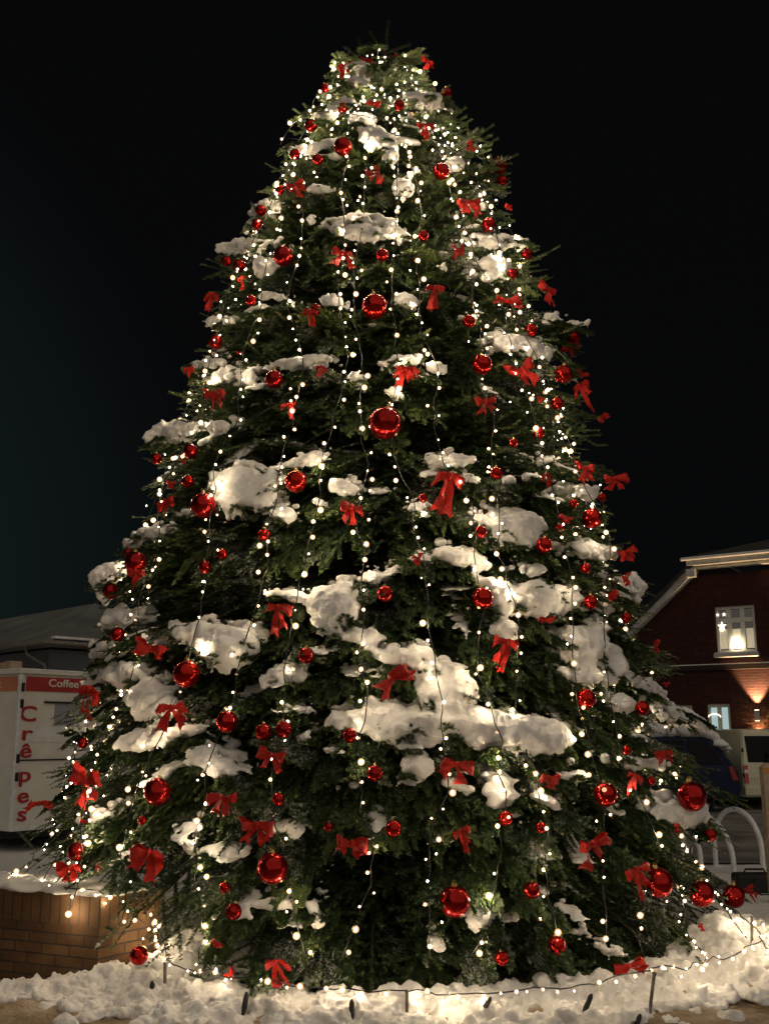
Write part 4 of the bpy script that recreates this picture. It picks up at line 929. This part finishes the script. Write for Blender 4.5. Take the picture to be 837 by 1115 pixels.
for a in range(len(secs)-1):
    for q in range(k): bm.faces.new((rows[a][q], rows[a][(q+1) % k], rows[a+1][(q+1) % k], rows[a+1][q]))
bm.faces.new(rows[0]); bm.faces.new(rows[-1][::-1])
from_bm('body', bm, M['van'], van, False)
def rearquad(name, x0, x1, z0, z1, mt, d=-.012, parent=van, th=.03):
    def yy(z_): return float(np.interp(z_, [.42, .75, 1.0, vt-.09], [-.02, -.03, 0, .14]))
    bm = bmesh.new(); cs = [(x0, z0), (x1, z0), (x1, z1), (x0, z1)]
    a = [bm.verts.new((x, yy(z)+d, z)) for x, z in cs]; b = [bm.verts.new((x, yy(z)+d+th, z)) for x, z in cs]
    bm.faces.new(a); bm.faces.new(b[::-1])
    for i in range(4): bm.faces.new((a[i], b[i], b[(i+1) % 4], a[(i+1) % 4]))
    r = bmesh.ops.bevel(bm, geom=[e for e in bm.edges], offset=.010, segments=2, affect='EDGES')
    return from_bm(name, bm, mt, parent)
rearquad('rear_window', .15, .86, 1.08, vt-.13, M['dark_glass']); rearquad('rear_window', .94, 1.56, 1.08, vt-.13, M['dark_glass'])
rearquad('door_seam', .885, .905, .5, vt-.08, M['black'], -.004)
tl = rearquad('tail_light', .02, .13, .62, 1.02, mat('tail_light_red', (.45, .02, .02), .2, coat=.5), -.014); rearquad('tail_light', VW-.13, VW-.02, .62, 1.02, tl.data.materials[0], -.014)
rearquad('lamp_lens', .03, .12, .84, .92, mat('tail_light_clear', (.75, .72, .70), .2), -.020, tl)
rearquad('bumper', .0, VW, .36, .54, M['van'], -.07, th=.10)
npl = rearquad('number_plate', .44, .86, .66, .78, M['white_paint'], -.016); rearquad('blue_band', .445, .50, .665, .775, mat('plate_blue', (.02, .07, .45), .4), -.019, npl)
rearquad('door_lettering', .34, .70, .935, .965, mat('faint_lettering', (.35, .33, .26), .5), -.006)
boxo('hinge', (.03, -.0, 1.35), (.04, .05, .09), M['black'], van, .01); boxo('hinge', (.01, -.03, .8), (.04, .05, .09), M['black'], van, .01)
for xx in (.02, VW-.22):
    for yy_ in (.85, VL-.9):
        v_, f_ = tube_arrays([(xx, yy_, .32), (xx+.03, yy_, .32), (xx+.17, yy_, .32), (xx+.2, yy_, .32)], [.26, .32, .32, .26], 20)
        wv = mesh_np('wheel', v_, f_, M['black'], van, smooth=True)
        v_, f_ = tube_arrays([(xx-.01, yy_, .32), (xx+.21, yy_, .32)], [.19, .19], 16); mesh_np('rim', v_, f_, M['steel'], wv, smooth=True)
boxo('underbody', (VW/2, VL/2, .30), (VW-.3, VL-.5, .12), M['black'], van)

# ------------------------------------------------------------------ dark blue car with snow on its roof
cr = at_z(800, 886, 0); CD = cr[1]-.3
cx = at_y(806, 860, CD)[0]
car = thing('parked_car', 'dark blue people carrier under thick roof snow, behind the tree', 'car', (cx, CD, 0), R_(-8))
M['car'] = noise_mix(mat('dark_blue_paint', rough=.6, spec=.2), (.010, .016, .045), (.014, .022, .06), 2)
ht = 1.70
prof = [(-4.3, .35), (-4.3, .75), (-4.0, .95), (-3.1, 1.05), (-2.3, ht-.06), (-1.9, ht), (-.75, ht), (-.50, ht-.08), (-.10, 1.05), (0, .9), (.03, .55), (-.02, .35)]
bm = bmesh.new(); rows = []
for (yy_, ins) in ((0, .10), (.06, .03), (.15, 0), (1.6, 0), (1.69, .03), (1.75, .10)):
    rows.append([bm.verts.new((x+(ins if x < -2 else -ins), yy_+(.14*max(0, z-1.0)/.7)*(1 if yy_ < .9 else -1), z-(ins*.6 if z > 1.2 else 0))) for x, z in prof])
k = len(prof)
for a in range(5):
    for q in range(k): bm.faces.new((rows[a][q], rows[a][(q+1) % k], rows[a+1][(q+1) % k], rows[a+1][q]))
bm.faces.new(rows[0]); bm.faces.new(rows[-1][::-1]); from_bm('body', bm, M['car'], car)
def sideg(name, pts, mt, dy=-.012, parent=car):
    bm = bmesh.new(); f2 = lambda z: .14*max(0, z-1.0)/.7
    a = [bm.verts.new((x, f2(z)+dy, z)) for x, z in pts]; b = [bm.verts.new((x, f2(z)+dy+.02, z)) for x, z in pts]; n = len(pts)
    bm.faces.new(a); bm.faces.new(b[::-1])
    for i in range(n): bm.faces.new((a[i], b[i], b[(i+1) % n], a[(i+1) % n]))
    return from_bm(name, bm, mt, parent)
sideg('side_window', [(-1.05, 1.08), (-.32, 1.08), (-.62, ht-.16), (-1.05, ht-.14)], M['dark_glass']); sideg('side_window', [(-2.0, 1.08), (-1.15, 1.08), (-1.15, ht-.14), (-2.0, ht-.14)], M['dark_glass']); sideg('side_window', [(-2.9, 1.08), (-2.1, 1.08), (-2.1, ht-.15)], M['dark_glass'])
sideg('tail_light', [(-.16, .72), (-.03, .72), (-.13, 1.02), (-.22, 1.02)], mat('car_tail_light', (.30, .02, .02), .2))
sideg('door_seam', [(-1.11, .45), (-1.095, .45), (-1.095, 1.6), (-1.11, 1.6)], M['black'], -.004)
for xx in (-.85, -3.45):
    v_, f_ = tube_arrays([(xx, -.01, .31), (xx, .02, .31), (xx, .18, .31), (xx, .2, .31)], [.25, .31, .31, .25], 20); wv = mesh_np('wheel', v_, f_, M['black'], car, smooth=True)
    v_, f_ = tube_arrays([(xx, -.02, .31), (xx, .0, .31)], [.19, .19], 16); mesh_np('rim', v_, f_, M['steel'], wv, smooth=True)
    v_, f_ = tube_arrays([(xx, 1.56, .31), (xx, 1.76, .31)], [.31, .31], 16); mesh_np('wheel', v_, f_, M['black'], car, smooth=True)
bl = []
mw = Matrix.Translation((cx, CD, 0)) @ Matrix.Rotation(R_(-8), 4, 'Z')
for k in range(260):
    x = -3.3+3.15*rng.random(); y_ = .16+1.4*rng.random()
    zt = np.interp(x, [-3.2, -2.3, -1.9, -.75, -.5, -.1], [1.10, ht-.02, ht+.02, ht+.02, ht-.06, 1.2]); hh = np.interp(x, [-3.2, -2.4, -1.6, -.7, -.2], [.05, .22, .26, .16, .03])
    s = rng.uniform(.14, .24)
    p = mw @ Vector((x, y_, zt+hh*.35)); bl.append((p[:], (s, s, hh*.75+.02)))
kind(blob_mesh('car_snow', bl, .03, .012, M['snow'], nscale=4), 'stuff', 'smooth thick snow on the roof of the dark blue car')

# ------------------------------------------------------------------ dark shrub between car and house
def shrub(loc, h, w_, n, label):
    o = thing('evergreen_shrub', label, 'shrub', loc)
    r = rng; V = []
    for k in range(n):
        d = r.normal(0, 1, 3); d /= np.linalg.norm(d); q = r.random()**.4
        c = np.array([d[0]*w_*q, d[1]*w_*q, h*.52+d[2]*h*.48*q])*(1+.15*math.sin(5*d[0]+3*d[2]))
        a, b_ = r.normal(0, 1, 3), r.normal(0, 1, 3); a *= .045/np.linalg.norm(a); b_ *= .03/np.linalg.norm(b_)
        V.append((c-a-b_, c+a-b_, c+a+b_)); V.append((c-a-b_, c+a+b_, c-a+b_))
    V = np.array(V).reshape(-1, 3); mesh_np('foliage', V, np.arange(len(V)).reshape(-1, 3), M['shrub'], o)
    tube('stem', [(0, 0, -.05), (.03, .0, h*.3), (.0, .03, h*.6)], [.04, .03, .015], M['bark'], o)
M['shrub'] = noise_mix(mat('dark_shrub_leaf', rough=.5), (.02, .03, .018), (.045, .06, .03), 6)
sp_ = at_z(803, 872, 0); shrub((sp_[0], 24.3, 0), 1.75, .55, 2600, 'dark evergreen shrub between the blue car and the cream van')

# ------------------------------------------------------------------ bicycle racks, post, low box
def rack(px, py, px2, py2, top, label):
    a = at_z(px, py, 0); b_ = at_z(px2, py2, 0); o = thing('bicycle_rack', label, 'bike rack', a, 0, 'steel hoop bicycle racks')
    hgt_ = float(at_y((px+px2)/2, top, (a[1]+b_[1])/2)[2]); d = b_-a; L = np.linalg.norm(d); d /= L; r = L/2
    pts = [np.array([0, 0, -.1])]+[np.array([0, 0, z]) for z in np.linspace(0.02, hgt_-r, 5)]
    pts += [d*(r-r*math.cos(t))+np.array([0, 0, hgt_-r+r*math.sin(t)]) for t in np.linspace(.12, PI-.12, 16)]
    pts += [d*L+np.array([0, 0, z]) for z in np.linspace(hgt_-r, .02, 5)]+[d*L+np.array([0, 0, -.1])]
    tube('hoop', pts, .033, M['steel'], o, 12)
    for q in (a*0, d*L): 
        v_, f_ = tube_arrays([q+np.array([0, 0, -.02]), q+np.array([0, 0, .02]), q+np.array([0, 0, .024])], [.07, .07, .02], 14); mesh_np('base_plate', v_, f_, M['steel'], o, smooth=False)
rack(779, 944, 831, 954, 881, 'tall steel hoop bike rack nearest the wooden post')
rack(743, 940, 799, 951, 889, 'steel hoop bike rack partly behind the large right bauble')
rack(722, 936, 763, 945, 893, 'steel hoop bike rack mostly hidden by the right boughs')
pw = at_z(834, 985, 0); ptop = float(at_y(834, 836, pw[1])[2])
po_ = thing('wooden_post', 'pale wooden post at the right edge before the cream van', 'post', (pw[0]+.105, pw[1], 0))
boxo('shaft', (0, 0, ptop/2), (.12, .12, ptop), M['wood'], po_, .008)
bm = bmesh.new(); bmesh.ops.create_cone(bm, segments=4, radius1=.092, radius2=.02, depth=.05, cap_ends=True); cp = from_bm('top', bm, M['wood'], po_); cp.location = (0, 0, ptop+.024); cp.rotation_euler = (0, 0, PI/4)
boxo('orange_marker', (-.0, -.064, ptop-.03), (.08, .008, .05), mat('orange_marker', (.7, .25, .03), .5), po_)
bx = at_z(826, 974, 0)
bo = thing('cable_box', 'low black box with a hanging cable at the foot of the wooden post', 'box', (bx[0], bx[1], 0))
bm = bmesh.new(); box(bm, (0, .1, .11), (.46, .26, .2), .03); from_bm('case', bm, M['black'], bo)
tube('cable', [(-.05, -.05, .16), (-.07, -.09, .08), (-.02, -.12, .01), (.08, -.12, .012), (.15, -.1, .06), (.2, -.05, .15)], .012, M['black'], bo)
tube('handle', [(-.12, .1, .2), (-.1, .1, .25), (.1, .1, .25), (.12, .1, .2)], .012, M['black'], bo)

# ------------------------------------------------------------------ render settings
sc.view_settings.view_transform = 'Standard'; sc.view_settings.look = 'None'; sc.view_settings.exposure = .22; sc.view_settings.gamma = 1; sc.view_settings.use_curve_mapping = False
sc.render.engine = 'CYCLES'; c = sc.cycles
c.use_denoising = True; c.max_bounces = 6; c.diffuse_bounces = 3; c.glossy_bounces = 3; c.transmission_bounces = 2
c.sample_clamp_indirect = 6; c.use_light_tree = True; c.caustics_reflective = False; c.caustics_refractive = False; c.blur_glossy = .5
